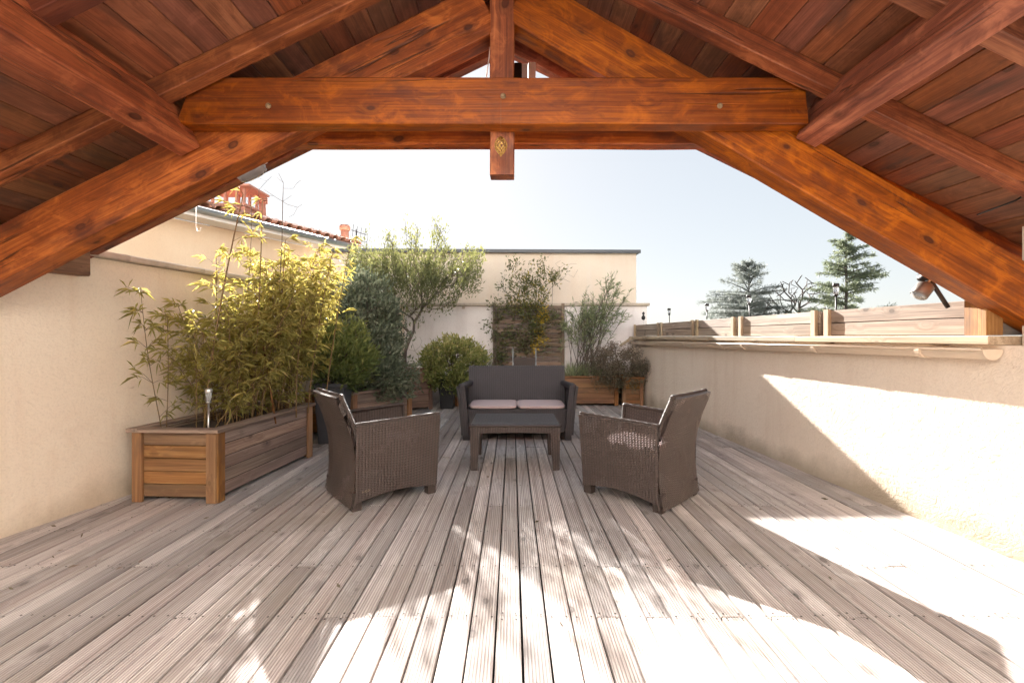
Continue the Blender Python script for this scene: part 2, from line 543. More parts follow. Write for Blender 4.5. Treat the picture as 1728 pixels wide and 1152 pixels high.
# ------------------------------------------------------------------ helpers: plants
def leaves(name, pos, dirs, length, width, mat, parent, seed=0, fold=.25, tint=None, droop=.0):
    """One mesh of folded lance-shaped leaves (two faces along a midrib each)."""
    rs = np.random.RandomState(seed)
    n = len(pos)
    pos = np.asarray(pos, float)
    d = np.asarray(dirs, float)
    d /= np.linalg.norm(d, axis=1)[:, None] + 1e-9
    rnd = rs.normal(size=(n, 3)) + np.array([0, 0, 1.2])
    s = np.cross(d, rnd)
    s /= np.linalg.norm(s, axis=1)[:, None] + 1e-9
    nn = np.cross(s, d)
    L = (length * rs.uniform(.65, 1.3, n))[:, None]
    W = (width * rs.uniform(.7, 1.25, n))[:, None]
    tipd = d + np.array([0, 0, -1.0]) * droop
    vs = np.empty((n, 4, 3))
    vs[:, 0] = pos
    vs[:, 1] = pos + d * L * .45 + s * W * .5 + nn * W * fold
    vs[:, 2] = pos + tipd * L
    vs[:, 3] = pos + d * L * .45 - s * W * .5 + nn * W * fold
    vs = vs.reshape(-1, 3)
    inv = np.array(WM[parent.name].inverted())
    vs = vs @ inv[:3, :3].T + inv[:3, 3]
    me = bpy.data.meshes.new(name)
    me.vertices.add(n * 4)
    me.vertices.foreach_set('co', vs.astype(np.float32).ravel())
    me.loops.add(n * 6)
    base = (np.arange(n) * 4)[:, None]
    tri = np.array([0, 1, 2, 0, 2, 3])[None, :] + base
    me.loops.foreach_set('vertex_index', tri.astype(np.int32).ravel())
    me.polygons.add(n * 2)
    me.polygons.foreach_set('loop_start', (np.arange(n * 2) * 3).astype(np.int32))
    me.polygons.foreach_set('loop_total', np.full(n * 2, 3, dtype=np.int32))
    a = me.attributes.new('tint', 'FLOAT', 'POINT')
    tv = rs.uniform(0, 1, n) if tint is None else np.clip(tint + rs.normal(0, .20, n), 0, 1)
    a.data.foreach_set('value', np.repeat(tv, 4).astype(np.float32))
    me.materials.append(mat)
    me.update()
    me.validate()
    return obj(name, me, parent)


def grow(roots, targets, bias=.55, seg=.12, wob=.02, seed=0, lift=.0):
    """Join targets to a skeleton, nearest first; returns nodes, parent index, leaf count per node."""
    rs = np.random.RandomState(seed)
    P = [np.array(p, float) for p in roots]
    par = [i - 1 for i in range(len(roots))]
    plen = [0.0]
    for i in range(1, len(roots)):
        plen.append(plen[-1] + np.linalg.norm(P[i] - P[i - 1]))
    o = P[-1]
    targets = sorted([np.array(t, float) for t in targets], key=lambda q: np.linalg.norm(q - o))
    tips = []
    for q in targets:
        A = np.array(P)
        dist = np.linalg.norm(A - q, axis=1)
        cost = dist + bias * np.array(plen)
        cost[:max(0, len(roots) - 2)] += 5
        # branches do not run back towards the trunk
        k = int(np.argmin(cost))
        n = max(1, int(dist[k] / seg))
        a = P[k]
        prev = k
        for j in range(1, n + 1):
            t = j / n
            p = a + (q - a) * t
            p = p + rs.normal(0, wob, 3) * (1 if j < n else 0)
            p[2] += lift * dist[k] * math.sin(math.pi * t)
            P.append(p)
            par.append(prev)
            plen.append(plen[prev] + np.linalg.norm(p - P[prev]))
            prev = len(P) - 1
        tips.append(prev)
    return P, par, tips


def skeleton_mesh(name, P, par, mat, parent, r_tip=.003, power=2.3, r_max=1.0, sides=5):
    n = len(P)
    acc = [0.0] * n
    ch = [[] for _ in range(n)]
    for i in range(n):
        if par[i] >= 0: ch[par[i]].append(i)
    rad = [0.0] * n
    for i in range(n - 1, -1, -1):
        if not ch[i]:
            acc[i] = r_tip ** power
        else:
            acc[i] = sum(acc[c] for c in ch[i])
        rad[i] = min(r_max, acc[i] ** (1 / power))
    paths = []
    starts = [0] + [c for i in range(n) for c in sorted(ch[i], key=lambda c: -rad[c])[1:]]
    for s in starts:
        pts, rr = [], []
        if s != 0 and par[s] >= 0:
            pts.append(P[par[s]]); rr.append(min(rad[par[s]], rad[s] * 1.15))
        i = s
        while True:
            pts.append(P[i]); rr.append(rad[i])
            if not ch[i]: break
            i = max(ch[i], key=lambda c: rad[c])
        if len(pts) > 1: paths.append((pts, rr))
    return tube(name, paths, mat, parent, sides=sides)


def ell(n, c, r, seed, shell=0.0, zmin=None):
    rs = np.random.RandomState(seed)
    out = []
    while len(out) < n:
        p = rs.uniform(-1, 1, 3)
        l = np.linalg.norm(p)
        if l > 1 or l < shell: continue
        q = np.array(c) + p * np.array(r)
        if zmin is not None and q[2] < zmin: continue
        out.append(q)
    return np.array(out)


def cluster(centres, k, spread, origin, up=.4, rndm=.7, seed=0):
    """k leaf positions and directions round each centre, pointing away from origin."""
    rs = np.random.RandomState(seed)
    c = np.repeat(np.asarray(centres), k, axis=0)
    pos = c + rs.normal(0, spread, c.shape)
    d = pos - np.asarray(origin)
    d /= np.linalg.norm(d, axis=1)[:, None] + 1e-9
    d = d + rs.normal(0, rndm, d.shape) + np.array([0, 0, up])
    return pos, d


# ------------------------------------------------------------------ setting lines
def xl(y): return -3.29 + .17 * y          # left wall, inner face
def xr(y): return 2.72 - .07 * y           # right wall, inner face


Y_BACK = 8.1
FLOOR0 = -1.75

# ground far below the terrace, and the slab the deck lies on
g = meshobj('ground', [(-600, -600, -6.5), (600, -600, -6.5), (600, 600, -6.5), (-600, 600, -6.5)], [(0, 1, 2, 3)], M['ground'])
tag(g, kind='structure')
tag(prism('terrace_slab', [(-4.2, FLOOR0 - .3), (3.3, FLOOR0 - .3), (3.3, 8.6), (-4.2, 8.6)], -6.5, -.045, M['slab']), kind='structure')

# ------------------------------------------------------------------ deck: every board is a board
deck = empty('deck', (0, 3, 0), kind='structure')
rng = random.Random(4)
PITCH = .1005
JO = .4033
nails_v, nails_f = [], []
col_x = -3.80
ci = 0
while col_x < 2.95:
    x = col_x - .031 % PITCH
    yend = Y_BACK
    yend = min(yend, (x + .05 + 3.29) / .17 if True else 9, (2.72 - x + .05) / .07) + .04
    if yend > FLOOR0 + .4:
        pat = rng.choice([(-1.39, 1.84, 5.07), (-.18, 3.05, 6.28), (-.99, 2.243, 5.47), (.222, 3.45, 6.68), (-2.2, 1.84, 4.26), (-1.8, 1.03, 4.66)])
        cuts = [FLOOR0] + [c for c in pat if FLOOR0 + .3 < c < yend - .3] + [min(yend, Y_BACK)]
        for a, b in zip(cuts[:-1], cuts[1:]):
            dz = rng.uniform(-.0025, .0025)
            w = .0930 + rng.uniform(-.003, .001)
            me = beam_mesh(round(b - a - .005, 2), round(w, 3), .028, .003, M['deck'])
            W = frame((x + rng.uniform(-.001, .001), a, -.014 + dz), (x + rng.uniform(-.001, .001), b, -.014 + dz + rng.uniform(-.001, .001)))
            obj('deck_board', me, deck, W)
        j = 1.84 - 2 * JO
        while j < yend - .05:
            if j > .9:
                for sx in (-.030, .030):
                    for e in ((-.018, .018) if any(abs(j - c) < .02 for c in pat) else (rng.uniform(-.006, .006),)):
                        nx, ny, r_, nz = x + sx + rng.uniform(-.004, .004), j + e + rng.uniform(-.004, .004), .0046, .0028
                        b0 = len(nails_v)
                        for k in range(6):
                            nails_v.append((nx + r_ * math.cos(k * 1.047), ny - 3 + r_ * math.sin(k * 1.047), nz))
                        nails_f.append(tuple(range(b0, b0 + 6)))
            j += JO
    col_x += PITCH
tag(meshobj('nail_heads', nails_v, nails_f, M['nail'], deck), kind='stuff')

# ------------------------------------------------------------------ left wall
lw = empty('rendered_wall', (xl(5.5), 5.5, 0), 'tall cream rendered wall along the left side, behind the bamboo', 'wall')
prism('wall_face', [(xl(FLOOR0), FLOOR0), (xl(Y_BACK + .3), Y_BACK + .3), (xl(Y_BACK + .3) - .28, Y_BACK + .3), (xl(FLOOR0) - .28, FLOOR0)], -.1, 1.655, M['wall_cream'], lw)
y = 2.62
while y < 8.1:
    y2 = min(y + .62, 8.2)
    beam('coping_stone', (xl(y) - .12, y, 1.68), (xl(y2) - .12, y2 - .004, 1.68), .34, .045, M['coping'], lw, bev=.008, jit=.0015, seed=int(y * 10))
    y = y2

# ------------------------------------------------------------------ back wall of the terrace
bw = empty('parapet_wall', (0, Y_BACK, 0), 'pale mauve rendered parapet closing the far end of the deck', 'wall')
prism('wall_face', [(-2.6, Y_BACK), (2.40, Y_BACK), (2.40, Y_BACK + .22), (-2.6, Y_BACK + .22)], -.1, 1.672, M['wall_back'], bw)
x = -2.6
k = 0
while x < 2.42:
    x2 = min(x + .72, 2.45)
    beam('coping_stone', (x, Y_BACK + .10, 1.70), (x2 - .004, Y_BACK + .10, 1.70), .30, .052, M['coping'], bw, bev=.01, jit=.002, seed=k)
    x = x2
    k += 1
px = [(-.10, .24), (-.10, .38)]
beam('vent_stub', (-.86, Y_BACK - .05, 1.64), (-.86, Y_BACK + .02, 1.66), .05, .04, M['coping'], bw)

# ------------------------------------------------------------------ building just behind the parapet
bb = empty('neighbour_building', (-.5, 8.6, 0), 'flat topped beige building with dark metal edge behind the far parapet', 'building')
BL, BR = (-3.45, 8.36), (2.32, 8.50)
prism('wall', [BL, BR, (2.32, 11.0), (-3.45, 9.4)], -6.5, 2.685, M['wall_build'], bb)
beam('roof_edge', (BL[0] - .05, BL[1] + .10, 2.71), (BR[0] + .06, BR[1] + .10, 2.71), .34, .05, M['flashing'], bb, bev=.006)
beam('edge_lip', (BL[0] - .05, BL[1] - .085, 2.705), (BR[0] + .06, BR[1] - .085, 2.705), .012, .062, M['flashing'], bb, bev=.002)

# ------------------------------------------------------------------ right wall, its rail and gutter
rw = empty('rendered_wall', (xr(5.0), 5.0, 0), 'trowelled cream wall on the right under the wooden troughs', 'wall')
Y_STEP = 2.36
prism('wall_face', [(xr(FLOOR0), FLOOR0), (xr(FLOOR0) + .34, FLOOR0), (xr(Y_BACK) + .34, Y_BACK - .002), (xr(Y_BACK), Y_BACK - .002)], -.1, 1.085, M['wall_right'], rw)
prism('raised_wall_end', [(xr(FLOOR0) + .085, FLOOR0), (xr(FLOOR0) + .33, FLOOR0), (xr(Y_STEP) + .33, Y_STEP - .001), (xr(Y_STEP) + .09, Y_STEP - .001), (xr(Y_STEP) + .085, Y_STEP - .07)], 1.084, 1.70, M['wall_right'], rw)
y, k = Y_STEP + .01, 0
while y < 8.0:
    y2 = min(y + 1.45, 8.06)
    beam('rail_board', (xr(y) + .10, y, 1.111), (xr(y2) + .10, y2 - .003, 1.111), .38, .046, M['fence_plain'], rw, bev=.004, seg=3, jit=.001, seed=k)
    y = y2
    k += 1

gut = empty('gutter', (xr(5) - .05, 5, 1.0), 'cream half round gutter running along the right wall', 'gutter')
vs, fs = [], []
GY0, GY1, NS, NY = 2.37, 8.02, 10, 14
for i in range(NY + 1):
    y = GY0 + (GY1 - GY0) * i / NY
    for rr in (.050, .044):
        for k in range(NS + 1):
            a = math.pi * (1 + k / NS)
            vs.append((xr(y) - .060 + rr * math.cos(a), y, 1.062 - .003 * (y - GY0) + rr * 1.05 * math.sin(a)))
S = 2 * (NS + 1)
for i in range(NY):
    for k in range(NS):
        p = i * S + k
        fs.append((p, p + 1, p + S + 1, p + S))
        q = i * S + NS + 1 + k
        fs.append((q + 1, q, q + S, q + S + 1))
    fs.append((i * S, i * S + S, i * S + S + NS + 1, i * S + NS + 1))
    fs.append((i * S + NS, i * S + S - 1, i * S + 2 * S - 1, i * S + S + NS))
inv = WM[gut.name].inverted()
meshobj('channel', [inv @ V(v) for v in vs], fs, M['gutter_cream'], gut, smooth=True)
tube('rolled_edge', [([(xr(y) - .112, y, 1.064 - .003 * (y - GY0)) for y in (GY0, 4.0, 6.0, GY1)], .008)], M['gutter_cream'], gut)


def half_disc(name, y, r, th, mat, parent):
    n = 12
    vs = []
    for yy in (y - th / 2, y + th / 2):
        for k in range(n + 1):
            a = math.pi * (1 + k / n)
            vs.append(inv @ V((xr(y) - .060 + r * math.cos(a), yy, 1.064 - .003 * (y - GY0) + r * 1.05 * math.sin(a))))
    fs = [tuple(range(n + 1)), tuple(reversed(range(n + 1, 2 * n + 2)))]
    for k in range(n + 1):
        j = (k + 1) % (n + 1)
        fs.append((k, n + 1 + k, n + 1 + j, j))
    return meshobj(name, vs, fs, mat, parent)


half_disc('end_cap', GY0 - .004, .054, .012, M['gutter_cream'], gut)
for by in (2.72, 3.58, 4.55, 4.95, 5.85, 6.70, 7.50):
    br = half_disc('bracket', by, .058, .034, M['gutter_cream'], gut)
    beam('bracket_arm', (xr(by) - .03, by - .06, 1.075), (xr(by) + .015, by - .06, 1.078), .045, .010, M['gutter_cream'], br)

TR = [(2.42, 3.58, 'nearest wooden trough on the right wall, with a broad end post'),
      (3.66, 4.76, 'wooden trough on the right wall, second from the nearest'),
      (4.84, 5.72, 'third wooden trough along the right wall, half in shade'),
      (5.78, 6.84, 'shaded wooden trough on the right wall, last but one from the corner'),
      (6.90, 8.00, 'farthest wooden trough on the right wall beside the corner')]
for i, (a, b, lab) in enumerate(TR):
    t = empty('trough_planter', (xr((a + b) / 2) + .1, (a + b) / 2, 1.135), lab, 'planter', 'wooden troughs on the right wall')
    z0, dz = 1.137, .0985
    for r_ in range(2):
        zc = z0 + dz * (r_ + .5)
        beam('front_board', (xr(a) + .012, a, zc), (xr(b) + .012, b, zc), .024, dz - .004, M['fence'], t, up=(-1, 0, 0) if False else (0, 0, 1), bev=.003, seg=2, jit=.001, seed=i * 2 + r_)
        beam('rear_board', (xr(a) + .262, a, zc), (xr(b) + .262, b, zc), .024, dz - .004, M['fence'], t, bev=.003)
    for yy, nm in ((a, 'end_board'), (b, 'end_board')):
        beam(nm, (xr(yy) + .03, yy + (.012 if yy == a else -.012), z0 + .098), (xr(yy) + .245, yy + (.012 if yy == a else -.012), z0 + .098), .02, .19, M['fence'], t, bev=.002)
    for yy in (a + .03, b - .03):
        w = .055
        beam('corner_post', (xr(yy) - .012, yy, z0), (xr(yy) - .012, yy, z0 + .205), .026 if not (i == 0 and yy < 2.5) else .09, w if not (i == 0 and yy < 2.5) else .12, M['planter_warm'] if i == 0 and yy < 2.5 else M['fence_plain'], t, up=(0, 1, 0), bev=.003)
    prism('soil', [(xr(a) + .03, a + .03), (xr(a) + .24, a + .03), (xr(b) + .24, b - .03), (xr(b) + .03, b - .03)], z0 + .10, z0 + .15, M['soil'], t)


def stake_light(name, loc, h, label, group, head=1.0, glass_up=True, steel=False):
    t = empty(name, loc, label, 'garden light', group)
    W = WM[t.name]
    m = M['chrome'] if steel else M['metal_dark']
    tilt = Matrix.Rotation(random.Random(h * 99 + loc[0]).uniform(-.05, .05), 4, 'Y')
    W = W @ tilt
    lathe('stake', [(.003, -.06), (.006, 0), (.006, h - .10)], m, t, W, 8)
    lathe('collar', [(.008, h - .105), (.017, h - .097), (.017, h - .09)], m, t, W, 12)
    lathe('glass_shade', [(.016, h - .09), (.0205, h - .035), (.0205, h - .03)], M['glass'], t, W, 14)
    lathe('solar_cap', [(.023, h - .03), (.0245, h - .025), (.0245, h - .006), (.019, h)], m, t, W, 14)
    return t


for yy, top, lab in ((3.63, 1.555, 'solar stake light nearest the camera above the right wall'), (4.79, 1.57, 'second nearest solar stake light above the right wall, before the cedar'),
                     (5.70, 1.545, 'third solar stake light above the right wall, just left of the cedar'), (6.82, 1.556, 'farthest solar stake light above the right wall')):
    stake_light('solar_light', (xr(yy) + .12, yy, 1.28), top - 1.28, lab, 'solar lights on the right wall')
# small bird-like ornament light by the corner
t = empty('garden_ornament', (xr(7.75) + .06, 7.75, 1.28), 'small dark ornament on a thin rod at the far right corner', 'ornament')
tube('rod', [([(xr(7.75) + .06, 7.75, 1.25), (xr(7.75) + .06, 7.75, 1.42)], .004)], M['chrome'], t)
lathe('body', [(.004, .13), (.028, .15), (.034, .175), (.026, .20), (.010, .215), (.020, .235), (.022, .255), (.006, .275)], M['metal_dark'], t, WM[t.name], 12)

# floodlight on an arm, half hidden by the rafter
t = empty('spotlight', (2.50, 2.62, 1.33), 'small bronze spotlight on a leaning arm above the nearest trough', 'spotlight')
tube('arm', [([(2.51, 2.62, 1.30), (2.375, 2.60, 1.475)], .012)], M['metal_dark'], t)
Wd = Matrix.Translation((2.36, 2.59, 1.475)) @ Matrix.Rotation(R(-35), 4, 'Y')
lathe('mount', [(.0, -.012), (.040, -.012), (.046, 0), (.040, .020), (.0, .022)], M['metal_dark'], t, Wd, 16)
Wd = Matrix.Translation((2.345, 2.59, 1.405)) @ Matrix.Rotation(R(38), 4, 'Y')
hd = lathe('lamp_head', [(.040, -.055), (.043, -.05), (.043, .015), (.026, .032), (.012, .036)], M['bronze'], t, Wd, 18)
lathe('lens', [(.0, -.057), (.037, -.057), (.037, -.053), (.0, -.053)], M['glass'], hd, Wd, 16)
tube('knuckle', [([(2.362, 2.59, 1.435), (2.385, 2.59, 1.462)], .008)], M['chrome'], t)

# ------------------------------------------------------------------ timber roof over the near end
X0, ZR, SL = -.05, 3.125, .49          # ridge x, underside of boarding at the ridge, slope
CS = math.cos(math.atan(SL))
roof = empty('timber_roof', (X0, 1.0, 0), 'red brown stained timber roof with open truss over the near deck', 'roof')


def zp(x): return ZR - SL * abs(x - X0)


ROOF_Y0, ROOF_Y1 = .38, 3.02
rng = random.Random(11)
for side in (-1, 1):
    nrm = V((side * SL, 0, 1)).normalized()
    slope = V((side * 1, 0, -SL)).normalized()
    s = .06
    lim = 3.95 if side < 0 else 3.15
    while s * CS < lim:
        cuts = [ROOF_Y0] + sorted(rng.sample([1.05, 1.6, 2.15], 1)) + [ROOF_Y1]
        if rng.random() < .35: cuts = [ROOF_Y0, ROOF_Y1]
        for a, b in zip(cuts[:-1], cuts[1:]):
            c = V((X0, 0, ZR)) + slope * s + nrm * (.010 + rng.uniform(-.001, .001))
            me = beam_mesh(b - a - .002, .126, .020, .0035, M['stained_board'])
            obj('roof_board', me, roof, frame((c.x, a, c.z), (c.x, b, c.z), nrm))
        s += .1285
    # unseen sheet added above the boarding to block light through its joints
    p0 = V((X0, 0, ZR)) + nrm * .05
    p1 = p0 + slope * (lim / CS + .05)
    vs = []
    for yy in (ROOF_Y0, ROOF_Y1 + .02):
        for q in (p0, p1, p1 + nrm * .06, p0 + nrm * .06 + V((0, 0, .02))):
            vs.append((q.x, yy, q.z))
    fs = [(0, 1, 2, 3), (7, 6, 5, 4), (0, 4, 5, 1), (1, 5, 6, 2), (2, 6, 7, 3), (3, 7, 4, 0)]
    winv = WM[roof.name].inverted()
    meshobj('light_block_sheet', [winv @ V(v) for v in vs], fs, M['tile'], roof)
    # common rafters
    for yy in (2.66, 2.15, 1.60, 1.05, .50):
        c0 = V((X0 + side * .03, yy, zp(X0) - .03 * SL)) - nrm * .046
        c1 = c0 + slope * (lim / CS - .02)
        beam('common_rafter', c0, c1, .078, .088, M['stained'], roof, up=nrm, bev=.004, seg=5, jit=.0012, seed=int(yy * 10) + side)
    # gable rafter at the open edge
    c0 = V((X0, 2.965, zp(X0) - .080))
    c1 = c0 + slope * (lim / CS - .15)
    beam('gable_rafter', c0, c1, .075, .118, M['stained'], roof, up=nrm, bev=.004, seg=4, jit=.001, seed=side + 5)
# ridge beam
beam('ridge_beam', (X0, ROOF_Y0, 2.955), (X0, 2.92, 2.955), .12, .20, M['stained'], roof, bev=.006, seg=6, jit=.002)
# truss
Z0L, SLL, Z0R, SLR = 2.69, .505, 2.745, .578
for side, z0, sl, xe in ((-1, Z0L, SLL, 2.92), (1, Z0R, SLR, 2.78)):
    nrm = V((side * sl, 0, 1)).normalized()
    hgt = .255
    cl = V((X0 + side * .02, 2.362, z0 - .02 * sl)) + nrm * hgt / 2
    cr = V((X0 + side * xe, 2.362, z0 - xe * sl)) + nrm * hgt / 2
    beam('principal_rafter', cl, cr, .132, hgt, M['stained'], roof, up=nrm, bev=.006, seg=8, jit=.0025, cut0=.0, cut1=(-.9 if side > 0 else .0), seed=side + 20)
tb = beam('tie_beam', (-1.585, 2.245, 2.272), (1.425, 2.245, 2.272), .088, .225, M['stained'], roof, bev=.005, seg=9, jit=.0022, cut0=.36, cut1=-.10, seed=3)
beam('tie_beam', (-1.56, 2.472, 2.272), (1.45, 2.472, 2.272), .080, .225, M['stained'], roof, bev=.005, seg=9, jit=.002, cut0=.36, cut1=-.36, seed=4)
beam('king_post', (X0, 2.359, 1.955), (X0, 2.359, 3.02), .124, .132, M['stained'], roof, up=(0, 1, 0), bev=.006, seg=6, jit=.0012, cut0=.12, seed=9)
for bx_, bz_ in ((-1.178, 2.245), (-.043, 2.292), (1.005, 2.245)):
    Wd = Matrix.Translation((bx_, 2.200, bz_)) @ Matrix.Rotation(R(90), 4, 'X')
    lathe('bolt', [(.0135, -.002), (.0135, .003), (.009, .006), (.008, .011), (.003, .012)], M['plug'], tb, Wd, 10, smooth=False)
# purlins, canted with the roof slope, butting on the truss
for side, cx, cz, y1 in ((-1, -1.564, 2.082, 2.195), (1, 1.424, 2.129, 2.195)):
    nrm = V((side * SL, 0, 1)).normalized()
    slope = V((side * 1, 0, -SL)).normalized()
    c = V((cx, 0, cz)) + slope * .056 + nrm * .112
    beam('purlin', (c.x, ROOF_Y0, c.z), (c.x, y1 + .09, c.z), .112, .224, M['stained'], roof, up=nrm, bev=.006, seg=10, jit=.002, seed=side + 31)
# wall plate on the left wall
beam('wall_plate', (xl(ROOF_Y0) + .03, ROOF_Y0, 1.60), (xl(2.92) + .03, 2.92, 1.60), .14, .17, M['planter_warm'], roof, bev=.008, seg=6, jit=.003)

# things hung on the roof
t = empty('hanging_egg_ornament', (-.053, 2.165, 2.00), 'golden lattice egg hanging on a thread from the tie beam', 'ornament')
paths = []
prof = lambda u: (.029 * math.sin(math.pi * u) ** .75 * (1.0 + .16 * (u - .5)), -.045 + .09 * u)
rngo = random.Random(2)
for d in (1, -1):
    for k in range(9):
        pts = []
        for i in range(15):
            u = .02 + .96 * i / 14
            r_, z_ = prof(u)
            a = 2 * math.pi * k / 9 + d * u * 2.6 + rngo.uniform(-.12, .12)
            pts.append((-.053 + r_ * math.cos(a), 2.165 + r_ * math.sin(a), 2.037 + z_))
        paths.append((pts, .0022))
tube('lattice', paths, M['gold'], t, sides=4)
tube('thread', [([(-.053, 2.165, 2.082), (-.053, 2.18, 2.285)], .0005)], M['plug'], t, sides=4)
lathe('tip', [(.002, 1.986 - 2.0), (.006, 1.990 - 2.0), (.004, 1.998 - 2.0)], M['gold'], t, WM[t.name], 8)

t = empty('bulkhead_lamp', (-1.66, 2.90, 2.1), 'clear glass eave lamp below the left side of the roof', 'lamp')
sld = V((1, 0, SL)).normalized()
Wd = frame(V((-1.74, 2.90, 2.165)) , V((-1.60, 2.90, 2.165 + .14 * SL)), V((-SL, 0, 1)))
vs, fs = [], []
NL = 10
for i in range(NL + 1):
    u = -1 + 2 * i / NL
    w = .062 * (1 - u ** 4) ** .5 + .002
    for k in range(9):
        a = math.pi * (1 + k / 8)
        vs.append((u * .105, w * math.cos(a) * .85, w * 1.05 * math.sin(a)))
for i in range(NL):
    for k in range(8):
        p = i * 9 + k
        fs.append((p, p + 1, p + 10, p + 9))
meshobj('glass_bowl', vs, fs, M['glass'], t, Wd, smooth=True)
beam('lamp_base', Wd @ V((-.11, 0, .008)), Wd @ V((.11, 0, .008)), .10, .02, M['white'], t, up=Wd.to_3x3() @ V((0, 0, 1)))

tube('dangling_cable', [([(-.115, 2.40, 2.70), (-.118, 2.40, 2.62), (-.128, 2.40, 2.55), (-.14, 2.40, 2.46)], .0035)], M['cable_white'])
tag(bpy.data.objects['dangling_cable'], 'thin pale cable dangling left of the king post', 'cable')
t = empty('gable_floodlight', (.055, 2.9, 2.5), 'black floodlight with white backing high behind the king post', 'floodlight')
beam('lamp_body', (.035, 2.80, 2.60), (.035, 2.80, 2.80), .05, .05, M['metal_dark'], t, up=(0, 1, 0), bev=.01)
beam('lamp_foot', (.01, 2.81, 2.585), (.075, 2.81, 2.585), .06, .03, M['metal_dark'], t)
beam('white_mast', (.125, 2.86, 2.40), (.125, 2.86, 2.84), .045, .045, M['white'], t, up=(0, 1, 0))
beam('backing_board', (.075, 2.86, 2.42), (.075, 2.86, 2.84), .05, .012, M['white'], t, up=(0, 1, 0))
tube('wall_cable', [([(2.33, 2.28, 1.74), (2.48, 2.24, 1.80), (2.60, 2.2, 1.90)], .004)], M['cable_black'])
tag(bpy.data.objects['wall_cable'], 'black cable strung above the right rafter end', 'cable')

# unseen white house front added behind the camera to bounce sunlight back
hf = empty('bounce_facade', (0, -1.55, 0), 'unseen white facade with two glazed doors, added to bounce sunlight under the roof', 'house')
HY = -1.55
def facade(name, x0, x1, z0, z1):
    prism(name, [(x0, HY - .3), (x1, HY - .3), (x1, HY), (x0, HY)], z0, z1, M['facade'], hf)
facade('wall_panel', -6.5, -1.9, -.1, 7.4)
facade('wall_panel', -.7, .7, -.1, 7.4)
facade('wall_panel', 1.9, 5.5, -.1, 7.4)
for dx in (-1.3, 1.3):
    facade('lintel', dx - .599, dx + .599, 2.15, 7.4)
    d_ = box('door', dx - .59, dx + .59, HY - .16, HY - .11, .0, 2.14, M['white'], hf)
    box('pane', dx - .50, dx - .03, HY - .108, HY - .10, .12, 2.04, M['pane'], d_)
    box('pane', dx + .03, dx + .50, HY - .108, HY - .10, .12, 2.04, M['pane'], d_)
box('eave', -6.7, 5.7, HY - .5, HY + .35, 7.4, 7.52, M['white'], hf)

# ------------------------------------------------------------------ neighbouring house on the left
EA, EB, EZ = V((-7.6, 1.66, 0)), V((-3.50, 10.14, 0)), 3.15
ed = (EB - EA).normalized()
en = V((ed.y, -ed.x, 0))               # towards the terrace
house = empty('neighbour_house', (-5.5, 7.0, -6.5), 'cream house with tiled roof and white eaves beyond the left wall', 'house')
hinv = WM[house.name].inverted()
wa, wb = EA - en * .42, EB - en * .42
prism_pts = [(wa.x, wa.y), (wb.x, wb.y), (wb.x - en.x * 5, wb.y - en.y * 5), (wa.x - en.x * 5, wa.y - en.y * 5)]
prism('wall', prism_pts, -6.5, EZ - .14, M['wall_house'], house)
beam('soffit', EA - en * .21 + V((0, 0, EZ - .125)), EB - en * .21 + V((0, 0, EZ - .125)), .42, .02, M['white'], house)
beam('fascia', EA + V((0, 0, EZ - .06)), EB + V((0, 0, EZ - .06)), .02, .16, M['white'], house)
gp = []
tube('gutter', [([EA + en * .055 + V((0, 0, EZ - .03)), EB + en * .055 + V((0, 0, EZ - .035))], .055)], M['gutter_grey'], house, sides=12)
tube('downpipe', [([EB + en * .03 + V((0, 0, EZ - .09)), EB - en * .1 - ed * .5 + V((0, 0, EZ - .12)), EB - en * .37 - ed * .55 + V((0, 0, EZ - .2)), EB - en * .37 - ed * .55 + V((0, 0, -2))], .04)], M['gutter_grey'], house, sides=10)
PT = math.tan(R(17))
rp = [EA + en * .06 - ed * .1, EB + en * .06 + ed * .12, EB - en * 4.2 + ed * .12, EA - en * 4.2 - ed * .1]
zz = [EZ + .0, EZ + .0, EZ + 4.26 * PT, EZ + 4.26 * PT]
vs = [(p.x, p.y, z) for p, z in zip(rp, zz)] + [(p.x, p.y, z + .03) for p, z in zip(rp, zz)]
meshobj('roof', [hinv @ V(v) for v in vs], [(3, 2, 1, 0), (4, 5, 6, 7), (0, 1, 5, 4), (1, 2, 6, 5), (2, 3, 7, 6), (3, 0, 4, 7)], M['tile'], house)
# round roof tiles, laid in overlapping courses along the eave
tv, tf = [], []
NA = 8
for i in range(2):
    r0 = .088 if i == 0 else .070
    for k in range(NA + 1):
        a = math.pi * k / NA
        tv.append((i * .40 - .0, r0 * math.cos(a), r0 * math.sin(a) * .8 + (.022 if i == 0 else 0)))
for i in range(2):
    r0 = .074 if i == 0 else .056
    for k in range(NA + 1):
        a = math.pi * k / NA
        tv.append((i * .40, r0 * math.cos(a), r0 * math.sin(a) * .8 + (.022 if i == 0 else 0)))
n1 = NA + 1
for k in range(NA):
    tf.append((k, k + n1, k + n1 + 1, k + 1))
    tf.append((2 * n1 + k, 2 * n1 + k + 1, 3 * n1 + k + 1, 3 * n1 + k))
    tf.append((k, k + 1, 2 * n1 + k + 1, 2 * n1 + k))
tile_me = make_mesh('roof_tile', tv, tf, M['tile'], smooth=False)
slope_up = V((-en.x, -en.y, PT)).normalized()
rng = random.Random(6)
Ltot = (EB - EA).length
